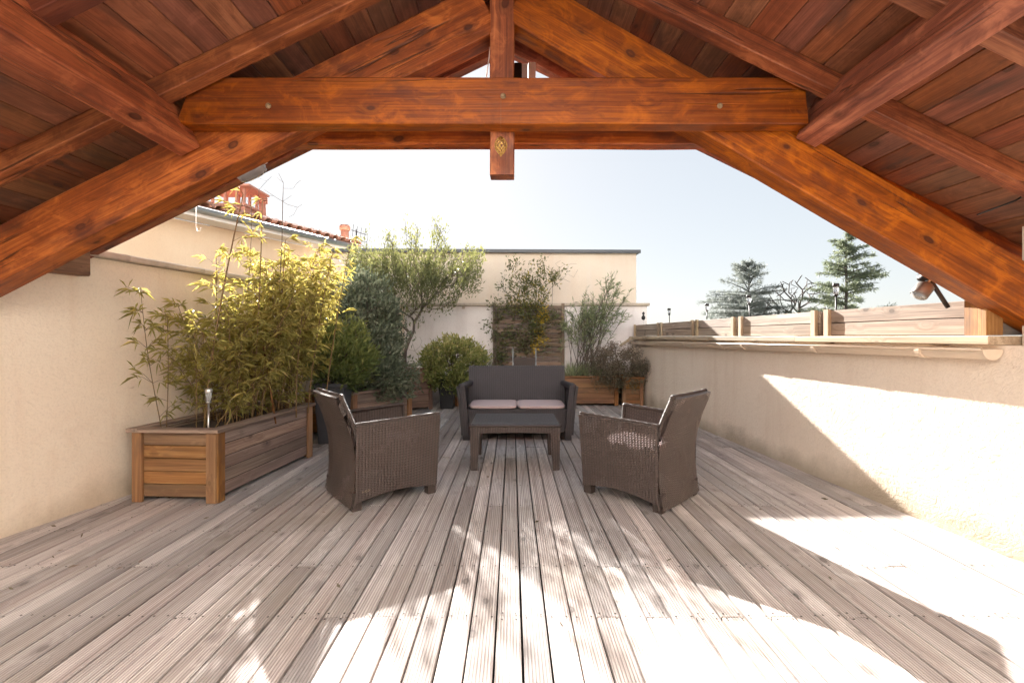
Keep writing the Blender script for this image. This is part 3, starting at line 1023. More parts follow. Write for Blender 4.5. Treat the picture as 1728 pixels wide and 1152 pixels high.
for row in range(4):
    sy = .35
    k = 0
    while sy < Ltot + .05:
        p = EA + ed * (sy + rng.uniform(-.008, .008)) + en * .13 + V((0, 0, EZ + .005)) + slope_up * (row * .34)
        m = Matrix((slope_up, ed * -1, slope_up.cross(ed * -1))).transposed().to_4x4()
        m = m @ Matrix.Rotation(rng.uniform(-.04, .04), 4, 'Z')
        m.translation = p
        if sy > 2.6: obj('roof_tile', tile_me, house, m)
        sy += .215


def on_roof(u, Yd):
    """A point on the house roof seen in column u at depth Yd."""
    X = (u - 864) * Yd / 768
    d = -((V((X, Yd, 0)) - EA).dot(en))
    return V((X, Yd, EZ + max(0, d) * PT))


p = on_roof(397, 8.9)
ch = empty('chimney', p, 'broad red chimney with flat cap on short legs on the left roof', 'chimney')
box('stack', p.x - .33, p.x + .33, p.y - .25, p.y + .25, p.z - .3, p.z + .10, M['terracotta'], ch)
box('stack_rim', p.x - .36, p.x + .36, p.y - .28, p.y + .28, p.z + .10, p.z + .15, M['terracotta'], ch)
for sx in (-.30, -.06, .16, .30):
    box('cap_leg', p.x + sx - .02, p.x + sx + .02, p.y - .24, p.y - .19, p.z + .15, p.z + .45, M['terracotta'], ch)
    box('cap_leg', p.x + sx - .02, p.x + sx + .02, p.y + .19, p.y + .24, p.z + .15, p.z + .45, M['terracotta'], ch)
box('cap_slab', p.x - .48, p.x + .48, p.y - .36, p.y + .36, p.z + .45, p.z + .49, M['terracotta'], ch)
for u, Yd, h, r_, lab in ((443, 9.6, .50, .075, 'narrow red flue pot with ringed top left of the roof vent'), (582, 11.2, .42, .10, 'stout round red flue pot beside the aerial')):
    p = on_roof(u, Yd) if u < 500 else V(((u - 864) * Yd / 768, Yd, 3.45))
    t = empty('flue_pot', p, lab, 'flue pot', 'flue pots on the left roof')
    lathe('pot', [(r_ * 1.05, -.15), (r_, .05), (r_ * .95, h - .12)], M['terracotta'], t, WM[t.name])
    if u < 500:
        for q in range(3):
            lathe('ring', [(r_ * .8, h - .12 + q * .045), (r_ * 1.35, h - .115 + q * .045), (r_ * 1.35, h - .095 + q * .045), (r_ * .8, h - .085 + q * .045)], M['terracotta'], t, WM[t.name])
    else:
        lathe('cap', [(r_, h - .13), (r_ * 1.25, h - .12), (r_ * 1.28, h - .04), (r_ * 1.1, h)], M['terracotta'], t, WM[t.name])
p = V(((549 - 864) * 10.4 / 768, 10.4, 3.25))
t = empty('roof_vent', p, 'low flat red roof vent between the two flue pots', 'vent')
lathe('neck', [(.07, -.1), (.07, .10)], M['terracotta'], t, WM[t.name])
lathe('hat', [(.15, .10), (.16, .115), (.05, .15)], M['terracotta'], t, WM[t.name])
p = V(((601 - 864) * 11.4 / 768, 11.4, 3.3))
t = empty('tv_aerial', p, 'thin television aerial beside the stout flue pot', 'aerial')
tube('mast', [([p, p + V((0, 0, .52))], .012)], M['metal_dark'], t)
tube('boom', [([p + V((-.12, 0, .50)), p + V((.25, 0, .38))], .008)], M['metal_dark'], t)
for q in range(4):
    c = p + V((-.08 + q * .1, 0, .487 - q * .032))
    tube('element', [([c + V((.03, -.05, .14)), c + V((-.03, .05, -.14))], .006)], M['metal_dark'], t)

# hook line hanging at the eave
tube('hanging_wire', [([(-2.43, 3.5, 2.18), (-2.43, 3.5, 1.98), (-2.42, 3.5, 1.94), (-2.40, 3.5, 1.94), (-2.392, 3.5, 1.97)], .0025)], M['cable_white'])
tag(bpy.data.objects['hanging_wire'], 'thin white hooked wire hanging in front of the left eaves', 'wire')

# ------------------------------------------------------------------ wicker furniture
def shell(name, P, n, m, thick, mat, parent, W, flip=False, lu=1.0, lv=1.0, smooth=True):
    """A woven panel: surface P(s,t) thickened along its normal; UVs in metres."""
    g_ = [[V(P(i / n, j / m)) for j in range(m + 1)] for i in range(n + 1)]
    vs, uv, fs = [], [], []
    nr = []
    for i in range(n + 1):
        for j in range(m + 1):
            a = g_[min(i + 1, n)][j] - g_[max(i - 1, 0)][j]
            b = g_[i][min(j + 1, m)] - g_[i][max(j - 1, 0)]
            q = a.cross(b)
            q.normalize()
            nr.append(-q if flip else q)
    k = 0
    for lay in (0, 1):
        k = 0
        for i in range(n + 1):
            for j in range(m + 1):
                vs.append(g_[i][j] - nr[k] * thick * lay)
                uv.append((i / n * lu, j / m * lv))
                k += 1
    N = (n + 1) * (m + 1)
    idx = lambda i, j, l: l * N + i * (m + 1) + j
    for i in range(n):
        for j in range(m):
            f = (idx(i, j, 0), idx(i + 1, j, 0), idx(i + 1, j + 1, 0), idx(i, j + 1, 0))
            h = (idx(i, j, 1), idx(i, j + 1, 1), idx(i + 1, j + 1, 1), idx(i + 1, j, 1))
            fs.append(tuple(reversed(f)) if flip else f)
            fs.append(tuple(reversed(h)) if flip else h)
    for i in range(n):
        fs.append((idx(i, 0, 0), idx(i, 0, 1), idx(i + 1, 0, 1), idx(i + 1, 0, 0)))
        fs.append((idx(i, m, 0), idx(i + 1, m, 0), idx(i + 1, m, 1), idx(i, m, 1)))
    for j in range(m):
        fs.append((idx(0, j, 0), idx(0, j + 1, 0), idx(0, j + 1, 1), idx(0, j, 1)))
        fs.append((idx(n, j, 0), idx(n, j, 1), idx(n, j + 1, 1), idx(n, j + 1, 0)))
    return meshobj(name, vs, fs, mat, parent, W, uvs=uv, smooth=False)


def bead_rim(name, pts, r, mat, parent, W, step=.010):
    """A plaited edge: a rolled rim swelling and narrowing along its length."""
    pts = [V(p) for p in pts]
    out, rad = [], []
    s = 0
    for a, b in zip(pts[:-1], pts[1:]):
        L = (b - a).length
        n = max(2, int(L / step * 3))
        for i in range(n):
            q = a + (b - a) * (i / n)
            out.append(q)
            rad.append(r * (1 + .30 * math.sin((s + L * i / n) / step * 2 * math.pi)))
        s += L
    out.append(pts[-1]); rad.append(r)
    return tube(name, [(out, rad)], mat, parent, W, sides=6)


def arm_panels(t, W, hw0, hw1, yb, yf, zb, zt, side, open_w=True, lipn='arm_rim'):
    P = lambda s, q: (side * (hw0 + (hw1 - hw0) * q ** 1.3 * (.25 + .75 * s)), yb + (yf - yb) * s + .012 * q * s, zb + (zt - zb) * q - .018 * (1 - s) * q + (.035 * (1 - q) * math.sin(math.pi * s)) )
    sh = shell('arm_panel', P, 12, 12, .018, M['rattan_open'] if open_w else M['rattan'], t, W, flip=(side > 0), lu=yf - yb, lv=zt - zb)
    top = [P(i / 10, 1.0) for i in range(11)]
    top = [(x - side * .008, y, z + .002) for x, y, z in top]
    front = [P(1.0, 1 - i / 8) for i in range(9)]
    front = [(x - side * .008, y + .003, z) for x, y, z in front]
    bead_rim(lipn, top + front[1:], .0125, M['plastic_dark'], sh, W)
    return sh


def armchair(name, loc, ang, label):
    t = empty(name, loc, label, 'armchair', 'wicker armchairs', rotz=ang - math.pi / 2)
    W = WM[t.name]
    hw0, hw1 = .268, .306
    for s in (-1, 1):
        arm_panels(t, W, hw0, hw1, -.29, .295, .055, .575, s)
        # front and rear feet
        for (yy, wd) in ((.268, .05), (-.275, .05)):
            x = s * (hw0 - .028)
            vs = [(x - .028, yy - .03, 0), (x + .028, yy - .03, 0), (x + .028, yy + .03, 0), (x - .028, yy + .03, 0),
                  (x - .031, yy - .034, .12), (x + .031, yy - .034, .12), (x + .031, yy + .034, .12), (x - .031, yy + .034, .12)]
            meshobj('foot', vs, [(3, 2, 1, 0), (4, 5, 6, 7), (0, 1, 5, 4), (1, 2, 6, 5), (2, 3, 7, 6), (3, 0, 4, 7)], M['plastic_dark'], t, W)
    Pb = lambda s, q: ((s * 2 - 1) * (.274 - .018 * q + .010 * math.sin(math.pi * q)) , -.295 + .045 * math.sin(math.pi * min(1, q * 1.05)) - .088 * q ** 2.2 - .012 * (1 - (2 * s - 1) ** 2), .022 + .728 * q)
    bk = shell('backrest', Pb, 12, 16, .026, M['rattan_open'], t, W, flip=True, lu=.58, lv=.74)
    rim = [Pb(0, .70 + .30 * i / 8) for i in range(9)] + [Pb(i / 10, 1.0) for i in range(1, 11)] + [Pb(1, 1 - .30 * i / 8) for i in range(1, 9)]
    bead_rim('back_rim', [(x, y + .013, z) for x, y, z in rim], .013, M['plastic_dark'], bk, W)
    for s in (0, 1):
        bead_rim('corner_rim', [(lambda p: (p[0] * .997, p[1] + .006, p[2]))(Pb(s, i / 12 * .74)) for i in range(13)], .012, M['plastic_dark'], bk, W, step=.0085)
    # seat and front skirt
    Ps = lambda s, q: ((s * 2 - 1) * .250, -.24 + .50 * q, .335 - .012 * (1 - q))
    shell('seat', Ps, 6, 6, .025, M['rattan'], t, W, lu=.54, lv=.5)
    Pf = lambda s, q: ((s * 2 - 1) * .246, .268, .075 + .255 * q)
    shell('front_skirt', Pf, 6, 6, .02, M['rattan'], t, W, flip=False, lu=.53, lv=.26)
    # small maker's plate low on the right side
    xx = hw0 + .0055
    Wt = W @ frame((xx, -.245, .118), (xx, -.185, .124), (1, 0, .1))
    obj('badge', beam_mesh(.058, .014, .006, .002, M['gutter_cream']), t, Wt)
    return t


lc = armchair('wicker_armchair', (-.955, 3.33, 0), math.atan2(.382, .482), 'brown wicker armchair on the left with a small pale plate low on its side')
rcW = Matrix.Translation((.925, 3.30, 0)) @ Matrix.Rotation(math.atan2(.433, -.434) - math.pi / 2, 4, 'Z')
rc = copy_tree(lc, None, rcW)
rc['label'] = 'brown wicker armchair on the right, its back lit by the sun'


def cushion(name, W, hx, hy, h, label, group):
    vs, fs = [], []
    n = 14
    for lay in range(5):
        q = lay / 4
        ins = .018 * (abs(q - .5) * 2) ** 3
        for k in range(n * 4):
            side, f = divmod(k, n)
            f = f / n
            c = [(-1 + 2 * f, -1), (1, -1 + 2 * f), (1 - 2 * f, 1), (-1, 1 - 2 * f)][side]
            # rounded corners
            l4 = (abs(c[0]) ** 8 + abs(c[1]) ** 8) ** (1 / 8)
            vs.append((c[0] / l4 * (hx - ins), c[1] / l4 * (hy - ins), h * q))
    N = n * 4
    for lay in range(4):
        for k in range(N):
            fs.append((lay * N + k, lay * N + (k + 1) % N, (lay + 1) * N + (k + 1) % N, (lay + 1) * N + k))
    vs.append((0, 0, h * 1.18)); c = len(vs) - 1
    for k in range(N):
        fs.append((4 * N + k, 4 * N + (k + 1) % N, c))
    fs.append(tuple(reversed(range(N))))
    o = meshobj(name, vs, fs, M['cushion'], None, W, smooth=False)
    tag(o, label, 'cushion', group)
    pip = [(vs[int(2.9) * N + k][0] * 1.002, vs[3 * N + k][1] * 1.002, h * .80) for k in list(range(N)) + [0]]
    tube('piping', [(pip, .0035)], M['cushion'], o, W, sides=5)
    return o


cushion('seat_cushion', WM[lc.name] @ Matrix.Translation((0, .03, .342)), .238, .225, .040, 'pale mauve cushion on the seat of the left armchair', 'seat cushions')
cushion('seat_cushion', rcW @ Matrix.Translation((0, .03, .342)), .238, .225, .040, 'pale mauve cushion on the seat of the right armchair', 'seat cushions')

# sofa: back towards the far wall
sofa = empty('wicker_sofa', (.058, 5.28, 0), 'dark brown two seat wicker sofa facing the camera behind the low table', 'sofa', rotz=math.pi)
W = WM[sofa.name]
for s in (-1, 1):
    hw0, hw1 = .585, .640
    P = lambda a, q: (s * (hw0 + (hw1 - hw0) * q ** 1.4 * (.12 + .88 * a)), -.30 + .60 * a + .01 * q * a, .055 + .535 * q - .02 * (1 - a) * q)
    pn = shell('arm_panel', P, 10, 10, .03, M['rattan_sky_tint'], sofa, W, flip=(s > 0), lu=.6, lv=.535)
    # broad front face of the arm, rolled over at the top
    Pf = lambda a, q: (s * (hw0 + (hw1 - hw0) * q ** 1.4 - .058 * (1 - a) - .012 * q), .312 + .010 * q - .02 * max(0, q - .9) * 10 * .3, .05 + .54 * q)
    shell('arm_front', Pf, 4, 12, .02, M['rattan_sky_tint'], pn, W, flip=(s < 0) == False and False, lu=.06, lv=.54)
    top = [(s * (hw0 + (hw1 - hw0) * (.12 + .88 * i / 8) - .028), -.28 + .59 * i / 8, .587 - .02 * (1 - i / 8)) for i in range(9)]
    tube('arm_cap', [(top, .034)], M['plastic_sky_tint'], pn, W, sides=10)
    for yy in (.272, -.262):
        x = s * (hw0 - .03)
        obj('foot', beam_mesh(.11, .075, .075, .006, M['plastic_sky_tint']), sofa, W @ frame((x, yy, 0), (x, yy, .11), (0, 1, 0)))
Pb = lambda a, q: ((a * 2 - 1) * (.580 + .006 * q), -.255 - .075 * q ** 1.2, .055 + .70 * q)
shell('backrest', Pb, 10, 12, .045, M['rattan_top'], sofa, W, flip=False, lu=1.16, lv=.70)
bead_rim('back_rim', [(x, y + .02, z) for x, y, z in [Pb(i / 10, 1.0) for i in range(11)]], .022, M['plastic_sky_tint'], sofa, W, step=.026)
Ps = lambda a, q: ((a * 2 - 1) * .55, -.25 + .53 * q, .335)
shell('seat', Ps, 6, 6, .03, M['rattan_sky_tint'], sofa, W, lu=1.1, lv=.53)
Pf = lambda a, q: ((a * 2 - 1) * .535, .290, .085 + .25 * q)
shell('front_skirt', Pf, 6, 6, .02, M['rattan_sky_tint'], sofa, W, flip=True, lu=1.07, lv=.25)
cushion('seat_cushion', W @ Matrix.Translation((.268, .035, .338)), .262, .262, .034, 'pale mauve cushion on the left half of the sofa', 'seat cushions')
cushion('seat_cushion', W @ Matrix.Translation((-.268, .035, .338)), .262, .262, .034, 'pale mauve cushion on the right half of the sofa', 'seat cushions')

# low table
tab = empty('wicker_table', (.026, 4.13, 0), 'low dark wicker coffee table in front of the sofa', 'table')
W = WM[tab.name]
hx, hy, ht = .385, .285, .392


def tp(a, q):
    x, y = (a * 2 - 1), (q * 2 - 1)
    ez = .012 * (max(0, abs(x) - .94) / .06) ** 2 + .012 * (max(0, abs(y) - .92) / .08) ** 2
    return (x * hx, y * hy, ht - ez)


shell('table_top', tp, 32, 24, .03, M['rattan_top'], tab, W, lu=.77, lv=.57)
rimt = [(-hx + .004, -hy + .004, ht - .018), (hx - .004, -hy + .004, ht - .018), (hx - .004, hy - .004, ht - .018), (-hx + .004, hy - .004, ht - .018), (-hx + .004, -hy + .004, ht - .018)]
bead_rim('table_rim', rimt, .010, M['plastic_dark'], tab, W, step=.0125)
for (sx, sy) in ((0, -1), (0, 1)):
    Pa = lambda a, q: ((a * 2 - 1) * (hx - .004), sy * (hy - .004), ht - .085 + .068 * q - .012 * math.sin(math.pi * a) * (1 - q) * -1)
    shell('apron', Pa, 8, 4, .02, M['rattan'], tab, W, flip=(sy > 0), lu=.76, lv=.068)
for sx in (-1, 1):
    Pa = lambda a, q: (sx * (hx - .004), (a * 2 - 1) * (hy - .024), ht - .085 + .068 * q)
    shell('apron', Pa, 8, 4, .02, M['rattan'], tab, W, flip=(sx < 0), lu=.56, lv=.068)
for sx in (-1, 1):
    for sy in (-1, 1):
        # tapered corner leg with woven faces
        vs, uv, fs = [], [], []
        for i in range(9):
            q = i / 8
            z = (ht - .02) * (1 - q)
            w = .085 - .030 * q
            xo, yo = sx * (hx - .003 - .006 * q), sy * (hy - .003 - .006 * q)
            ring = [(xo, yo), (xo - sx * w, yo), (xo - sx * w, yo - sy * w), (xo, yo - sy * w)]
            for k, (a, b) in enumerate(ring + [ring[0]]):
                vs.append((a, b, z)); uv.append((k * .08, z))
        for i in range(8):
            for k in range(4):
                f = (i * 5 + k, i * 5 + k + 1, i * 5 + k + 6, i * 5 + k + 5)
                fs.append(f if sx * sy > 0 else tuple(reversed(f)))
        fs.append((40, 41, 42, 43))
        meshobj('leg', vs, fs, M['rattan'], tab, W, uvs=uv)

# folding chair leaning by the trellis behind the sofa
t = empty('folding_chair', (.16, 7.35, 0), 'brown folding chair with pale metal posts just behind the sofa', 'chair')
for sx in (-.185, .185):
    tube('back_post', [([(.20 + sx, 7.10, 0), (.20 + sx, 7.32, .55), (.20 + sx, 7.38, .94)], .011)], M['chrome'], t, sides=8)
    tube('front_leg', [([(.20 + sx * 1.08, 7.42, 0), (.20 + sx * 1.08, 7.08, .44)], .010)], M['chrome'], t, sides=8)
beam('back_panel', (.02, 7.345, .70), (.38, 7.345, .70), .012, .19, M['plastic_dark'], t, bev=.003)
beam('seat', (.20, 7.02, .44), (.20, 7.36, .45), .36, .022, M['plastic_dark'], t, bev=.006)

# ------------------------------------------------------------------ timber planters
def wall_boards(t, a, b, z0, z1, n, mat, th=.022, seed=0):
    a, b = V(a), V(b)
    h = (z1 - z0) / n
    for i in range(n):
        z = z0 + h * (i + .5)
        beam('board', (a.x, a.y, z), (b.x, b.y, z), th, h - .0045, mat, t, bev=.003, seg=2, jit=.0008, seed=seed + i)


def planter(label, corners, h, nb, mat_faces, mat_post, post=.07, lip=.085, group='timber planters on the deck', lipmat=None, soil_drop=.05):
    """A board-sided box on the given footprint (front corners first, anticlockwise)."""
    cs = [V((x, y, 0)) for x, y in corners]
    c = sum(cs, V((0, 0, 0))) / len(cs)
    t = empty('timber_planter', c, label, 'planter', group)
    n = len(cs)
    for i in range(n):
        a, b = cs[i], cs[(i + 1) % n]
        d = (b - a).normalized()
        inn = V((-d.y, d.x, 0))
        wall_boards(t, a + d * .015 + inn * .028, b - d * .015 + inn * .028, .035, h - .03, nb, mat_faces[i % len(mat_faces)], seed=i * 7)
    for i in range(n):
        prv, nxt = cs[i - 1], cs[(i + 1) % n]
        d1, d2 = (nxt - cs[i]).normalized(), (prv - cs[i]).normalized()
        for d, nm in ((d1, 'corner_post'), (d2, 'corner_post')):
            q = V((d.y, -d.x, 0))
            inn = (c - cs[i])
            inn.z = 0
            side = 1 if (-q).dot(inn) > 0 else -1
            pc = cs[i] + d * (post / 2 + .004) - q * side * -.0 + (-q * side) * .006
            beam(nm, (pc.x, pc.y, .004), (pc.x, pc.y, h - .028), post, .024, mat_post, t, up=q, bev=.003, seed=i)
    for i in range(n):
        a, b = cs[i], cs[(i + 1) % n]
        d = (b - a).normalized()
        inn = V((-d.y, d.x, 0))
        off = inn * (lip / 2 - .022)
        beam('lip_board', a + off - d * .02 + V((0, 0, h - .014 + .0015 * i)), b + off + d * .02 + V((0, 0, h - .014 + .0015 * i)), lip, .024, lipmat or M['planter_grey'], t, bev=.004, jit=.0006, seed=i + 3)
    vs = []
    poly = [(p + (c - p) * .07) for p in cs]
    prism('soil', [(p.x, p.y) for p in poly], .1, h - soil_drop, M['soil'], t)
    return t


PL1 = [(-2.600, 3.11), (-1.995, 3.075), (-1.885, 4.30), (-2.44, 4.33)]
planter('long timber planter full of bamboo along the left wall', PL1, .505, 5, [M['planter_warm'], M['planter_grey'], M['planter_grey'], M['planter_grey']], M['planter_warm'])
PL2 = [(-2.36, 5.20), (-1.80, 5.12), (-1.30, 5.92), (-2.25, 6.30)]
planter('low timber planter under the grey green shrub in the left corner', PL2, .50, 4, [M['planter_warm'], M['planter_grey']], M['planter_warm'])
PL3 = [(-1.70, 6.87), (-1.24, 7.08), (-1.42, 7.62), (-1.95, 7.50)]
planter('taller reddish timber planter at the foot of the tree', PL3, .655, 6, [M['planter_red']], M['planter_red'], post=.05, lipmat=M['planter_red'])
PL4 = [(.78, 7.42), (1.74, 7.44), (1.74, 8.00), (.78, 8.00)]
planter('pale brown timber planter below the oleander right of the sofa', PL4, .49, 5, [M['planter_warm']], M['planter_warm'], post=.06, lipmat=M['planter_warm'])
PL5 = [(1.80, 7.40), (2.14, 7.42), (2.12, 8.02), (1.80, 8.02)]
planter('small timber planter in the right corner under the brown shrub', PL5, .47, 5, [M['planter_warm']], M['planter_warm'], post=.05, lipmat=M['planter_warm'])
PL6 = [(-.92, 7.40), (.60, 7.42), (.60, 8.0), (-.92, 8.0)]
planter('wide timber planter mostly hidden behind the sofa', PL6, .46, 4, [M['planter_grey']], M['planter_warm'], lipmat=M['planter_grey'])


def pot(name, cx, cy, w0, w1, h, mat, label, rot=0.0):
    t = empty(name, (cx, cy, 0), label, 'pot', rotz=rot)
    prof = [(w0, 0), (w0 + (w1 - w0) * .5, h * .5), (w1 - .004, h - .05), (w1 + .008, h - .045), (w1 + .008, h), (w1 - .022, h), (w1 - .03, h - .07)]
    vs, fs = [], []
    for w, z in prof:
        c = .012
        vs += [(-w + c, -w, z), (w - c, -w, z), (w, -w + c, z), (w, w - c, z), (w - c, w, z), (-w + c, w, z), (-w, w - c, z), (-w, -w + c, z)]
    for i in range(len(prof) - 1):
        for k in range(8):
            fs.append((i * 8 + k, i * 8 + (k + 1) % 8, i * 8 + 8 + (k + 1) % 8, i * 8 + 8 + k))
    fs.append(tuple(reversed(range(8))))
    meshobj('pot_wall', vs, fs, mat, t, WM[t.name])
    ww = w1 - .028
    meshobj('soil', [(-ww, -ww, h - .06), (ww, -ww, h - .06), (ww, ww, h - .06), (-ww, ww, h - .06), (0, 0, h - .04)], [(0, 1, 4), (1, 2, 4), (2, 3, 4), (3, 0, 4)], M['soil'], t, WM[t.name])
    return t


pot('square_pot', -1.93, 4.92, .125, .165, .64, M['pot_grey'], 'tall slate grey square pot behind the bamboo planter', rot=.12)
pot('square_pot', -1.02, 7.22, .10, .135, .50, M['pot_black'], 'black square pot under the round yellow green shrub')

stake_light('solar_light', (-2.115, 3.17, .47), .30, 'steel solar stake light standing in the corner of the bamboo planter', 'solar lights in the planters', steel=True)
stake_light('solar_light', (-1.80, 5.24, .44), .27, 'steel solar stake light in the low corner planter', 'solar lights in the planters', steel=True)

# trellis of horizontal slats
t = empty('trellis', (.28, 8.04, 0), 'brown trellis of horizontal slats against the far parapet', 'trellis')
for i in range(17):
    z = .32 + i * .083
    beam('slat', (-.28, 8.052, z), (.87, 8.052, z), .016, .066, M['trellis'], t, bev=.003, jit=.0006, seed=i)
for x in (-.25, .30, .84):
    beam('upright', (x, 8.075, .02), (x, 8.075, 1.70), .05, .028, M['trellis'], t, up=(0, 1, 0), bev=.003)
for x in (-.31, .90):
    beam('side_post', (x, 8.05, .02), (x, 8.05, 1.72), .055, .05, M['trellis'], t, up=(0, 1, 0), bev=.004)
# leaning plank in the right corner
beam('leaning_plank', (1.86, 7.80, .98), (2.10, 7.92, 1.12), .07, .02, M['fence_plain'], None, bev=.003)
tag(bpy.data.objects['leaning_plank'], 'short pale plank leaning in the right corner above the brown shrub', 'plank')
tube('white_stone', [([(-1.50, 6.98, .662), (-1.44, 6.99, .668), (-1.38, 7.0, .662)], [.012, .026, .012])], M['white'], None, sides=10)
tag(bpy.data.objects['white_stone'], 'small white stone lying on the edge of the tree planter', 'stone')

# ------------------------------------------------------------------ plants
def px(u, v, Yd):
    return np.array(((u - 864) * Yd / 768, Yd, CAM_Z - (v - 568) * Yd / 768))


# bamboo: canes with whorls of drooping lance leaves
def bamboo():
    t = empty('bamboo', (-2.2, 3.7, .45), 'dense golden bamboo clump glowing in the sun at left', 'bamboo')
    rs = np.random.RandomState(5)
    paths, lp, ld, tints = [], [], [], []
    canes = []
    for i in range(74):
        f = rs.uniform(0, 1) ** .62
        y0 = 3.27 + .95 * f
        x0 = rs.uniform(-2.50 + .05 * (y0 - 3.1), -2.02 + .08 * (y0 - 3.1))
        h = rs.uniform(.72, 1.30) * (.62 + .50 * f)
        lean = np.array([rs.normal(.05, .17), rs.normal(.05, .20)])
        canes.append((x0, y0, h, lean, .0042, 1.0))
    # canes leaning left and forward over the end of the planter
    for i in range(3):
        canes.append((rs.uniform(-2.5, -2.25), rs.uniform(3.18, 3.35), rs.uniform(.7, 1.0), np.array([rs.uniform(-.07, .03), rs.uniform(-.14, .0)]), .0035, .8))
    # leaning right over the grey pot
    for i in range(16):
        canes.append((rs.uniform(-2.15, -1.98), rs.uniform(3.9, 4.25), rs.uniform(1.0, 1.5), np.array([rs.uniform(.05, .34), rs.uniform(.1, .45)]), .0035, 1.0))
    # tall thick canes
    for (u0, v0, u1, v1, Yd, r_) in ((345, 690, 408, 322, 3.35, .0085), (425, 640, 440, 330, 3.6, .007), (470, 640, 480, 400, 3.9, .006), (520, 620, 560, 420, 4.1, .006), (548, 600, 590, 405, 4.2, .006), (360, 640, 362, 420, 3.7, .005), (500, 650, 515, 480, 3.9, .006)):
        a, b = px(u0, v0, Yd), px(u1, v1, Yd)
        base = a.copy(); base[2] = .46
        canes.append((base[0], base[1], b[2] - .46, np.array([b[0] - base[0], b[1] - base[1] + .02]), r_, .75))
    for (x0, y0, h, lean, r_, dens) in canes:
        n = max(6, int(h / .11))
        pts = []
        cur = rs.normal(0, .02, 2)
        for j in range(n + 1):
            q = j / n
            p = np.array([x0 + lean[0] * q ** 1.3 + cur[0] * math.sin(q * 3), y0 + lean[1] * q ** 1.3 + cur[1] * math.sin(q * 3), .44 + h * q])
            p[0] = max(p[0], xl(p[1]) + .06)
            pts.append(p)
        paths.append((pts, [r_ * (1 - .55 * j / n) for j in range(n + 1)]))
        for j in range(1, n + 1):
            q = j / n
            nb = 3 if (q > .25 and r_ < .005) else 2
            if q < .30: nb = 1 if rs.rand() < .7 else 0
            if r_ > .005 and (q < .45 or rs.rand() < .45): nb = 0 if q < .45 else 1
            for b in range(nb):
                a = rs.uniform(0, 2 * math.pi)
                L = rs.uniform(.08, .25) * dens * (1.1 - .45 * q)
                d = np.array([math.cos(a), math.sin(a), rs.uniform(.1, .9)])
                d /= np.linalg.norm(d)
                e = pts[j] + d * L
                mid = pts[j] + d * L * .5 + np.array([0, 0, .012])
                if e[0] < xl(e[1]) + .05: continue
                paths.append(([pts[j], mid, e], [.0018, .0013, .0009]))
                k = rs.randint(5, 11)
                for w in range(k):
                    o = pts[j] + (e - pts[j]) * rs.uniform(.35, 1.02)
                    dd = d * .8 + rs.normal(0, .55, 3) + np.array([0, 0, -.15])
                    lp.append(o); ld.append(dd)
                    tints.append(np.clip(.28 + .38 * (o[2] - .9) + .12 * rs.randn(), 0, 1))  # paler with height: sunlit tops and shaded foot put into leaf colour
    lp = np.array(lp)
    tube('canes', paths, M['cane'], t, sides=5)
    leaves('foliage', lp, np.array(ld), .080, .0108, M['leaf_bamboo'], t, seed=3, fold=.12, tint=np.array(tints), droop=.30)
    return t


bamboo()


def shrub(name, label, origin, c, r, n_t, k, spread, L, Wd, mat, seed, cat='shrub', shell_=.35, bark='bark', up=.4, rndm=.7, r_tip=.0022, zmin=None, fold=.25, lumps=0, tint=None, droop=0.0, lift=0.0, extra=None):
    t = empty(name, origin, label, cat)
    T = ell(n_t, c, r, seed, shell_, zmin)
    rs = np.random.RandomState(seed + 1)
    if lumps:
        # gather the twigs into uneven tufts so the outline is lumpy with gaps
        C = ell(lumps, c, r, seed + 9, .55, zmin)
        near = np.argmin(((T[:, None] - C[None]) ** 2).sum(-1), axis=1)
        T = T + (C[near] - T) * rs.uniform(.25, .60, (len(T), 1))
        T += rs.normal(0, .02, T.shape)
    if extra is not None:
        T = np.vstack([T, extra])
    P, par, tips = grow([origin, tuple(np.array(origin) * .6 + np.array(c) * .4 + np.array([0, 0, -.0]))], T, seed=seed, seg=.10, wob=.012, lift=lift)
    skeleton_mesh('stems', P, par, M[bark], t, r_tip=r_tip, sides=4)
    pos, d = cluster(T, k, spread, origin, up, rndm, seed + 2)
    if zmin is not None:
        keep = pos[:, 2] > zmin - .05
        pos, d = pos[keep], d[keep]
    keep = (pos[:, 0] > xl(pos[:, 1]) + .02) & (pos[:, 1] < Y_BACK - .02) & (pos[:, 0] < xr(pos[:, 1]) - .01) | (pos[:, 2] > 1.72)
    pos, d = pos[keep], d[keep]
    tv = None
    if tint is not None: tv = tint(pos)
    leaves('foliage', pos, d, L, Wd, mat, t, seed=seed + 3, fold=fold, tint=tv, droop=droop)
    return t


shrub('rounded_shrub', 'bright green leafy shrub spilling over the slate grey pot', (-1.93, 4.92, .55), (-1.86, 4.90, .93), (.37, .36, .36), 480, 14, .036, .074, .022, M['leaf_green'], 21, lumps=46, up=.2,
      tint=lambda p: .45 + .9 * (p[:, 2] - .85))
shrub('grey_green_shrub', 'tall dark grey green shrub in the left corner planter', (-1.95, 5.72, .42), (-1.98, 5.92, 1.14), (.56, .62, .84), 1050, 13, .048, .062, .027, M['leaf_dark'], 31, lumps=85, up=.25, zmin=.40,
      extra=ell(160, (-1.50, 5.62, .62), (.36, .34, .30), 36, .2, .34))
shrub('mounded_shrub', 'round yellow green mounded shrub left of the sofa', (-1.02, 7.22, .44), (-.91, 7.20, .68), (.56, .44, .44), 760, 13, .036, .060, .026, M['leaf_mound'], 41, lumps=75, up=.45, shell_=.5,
      tint=lambda p: .42 + .65 * (p[:, 2] - .70))
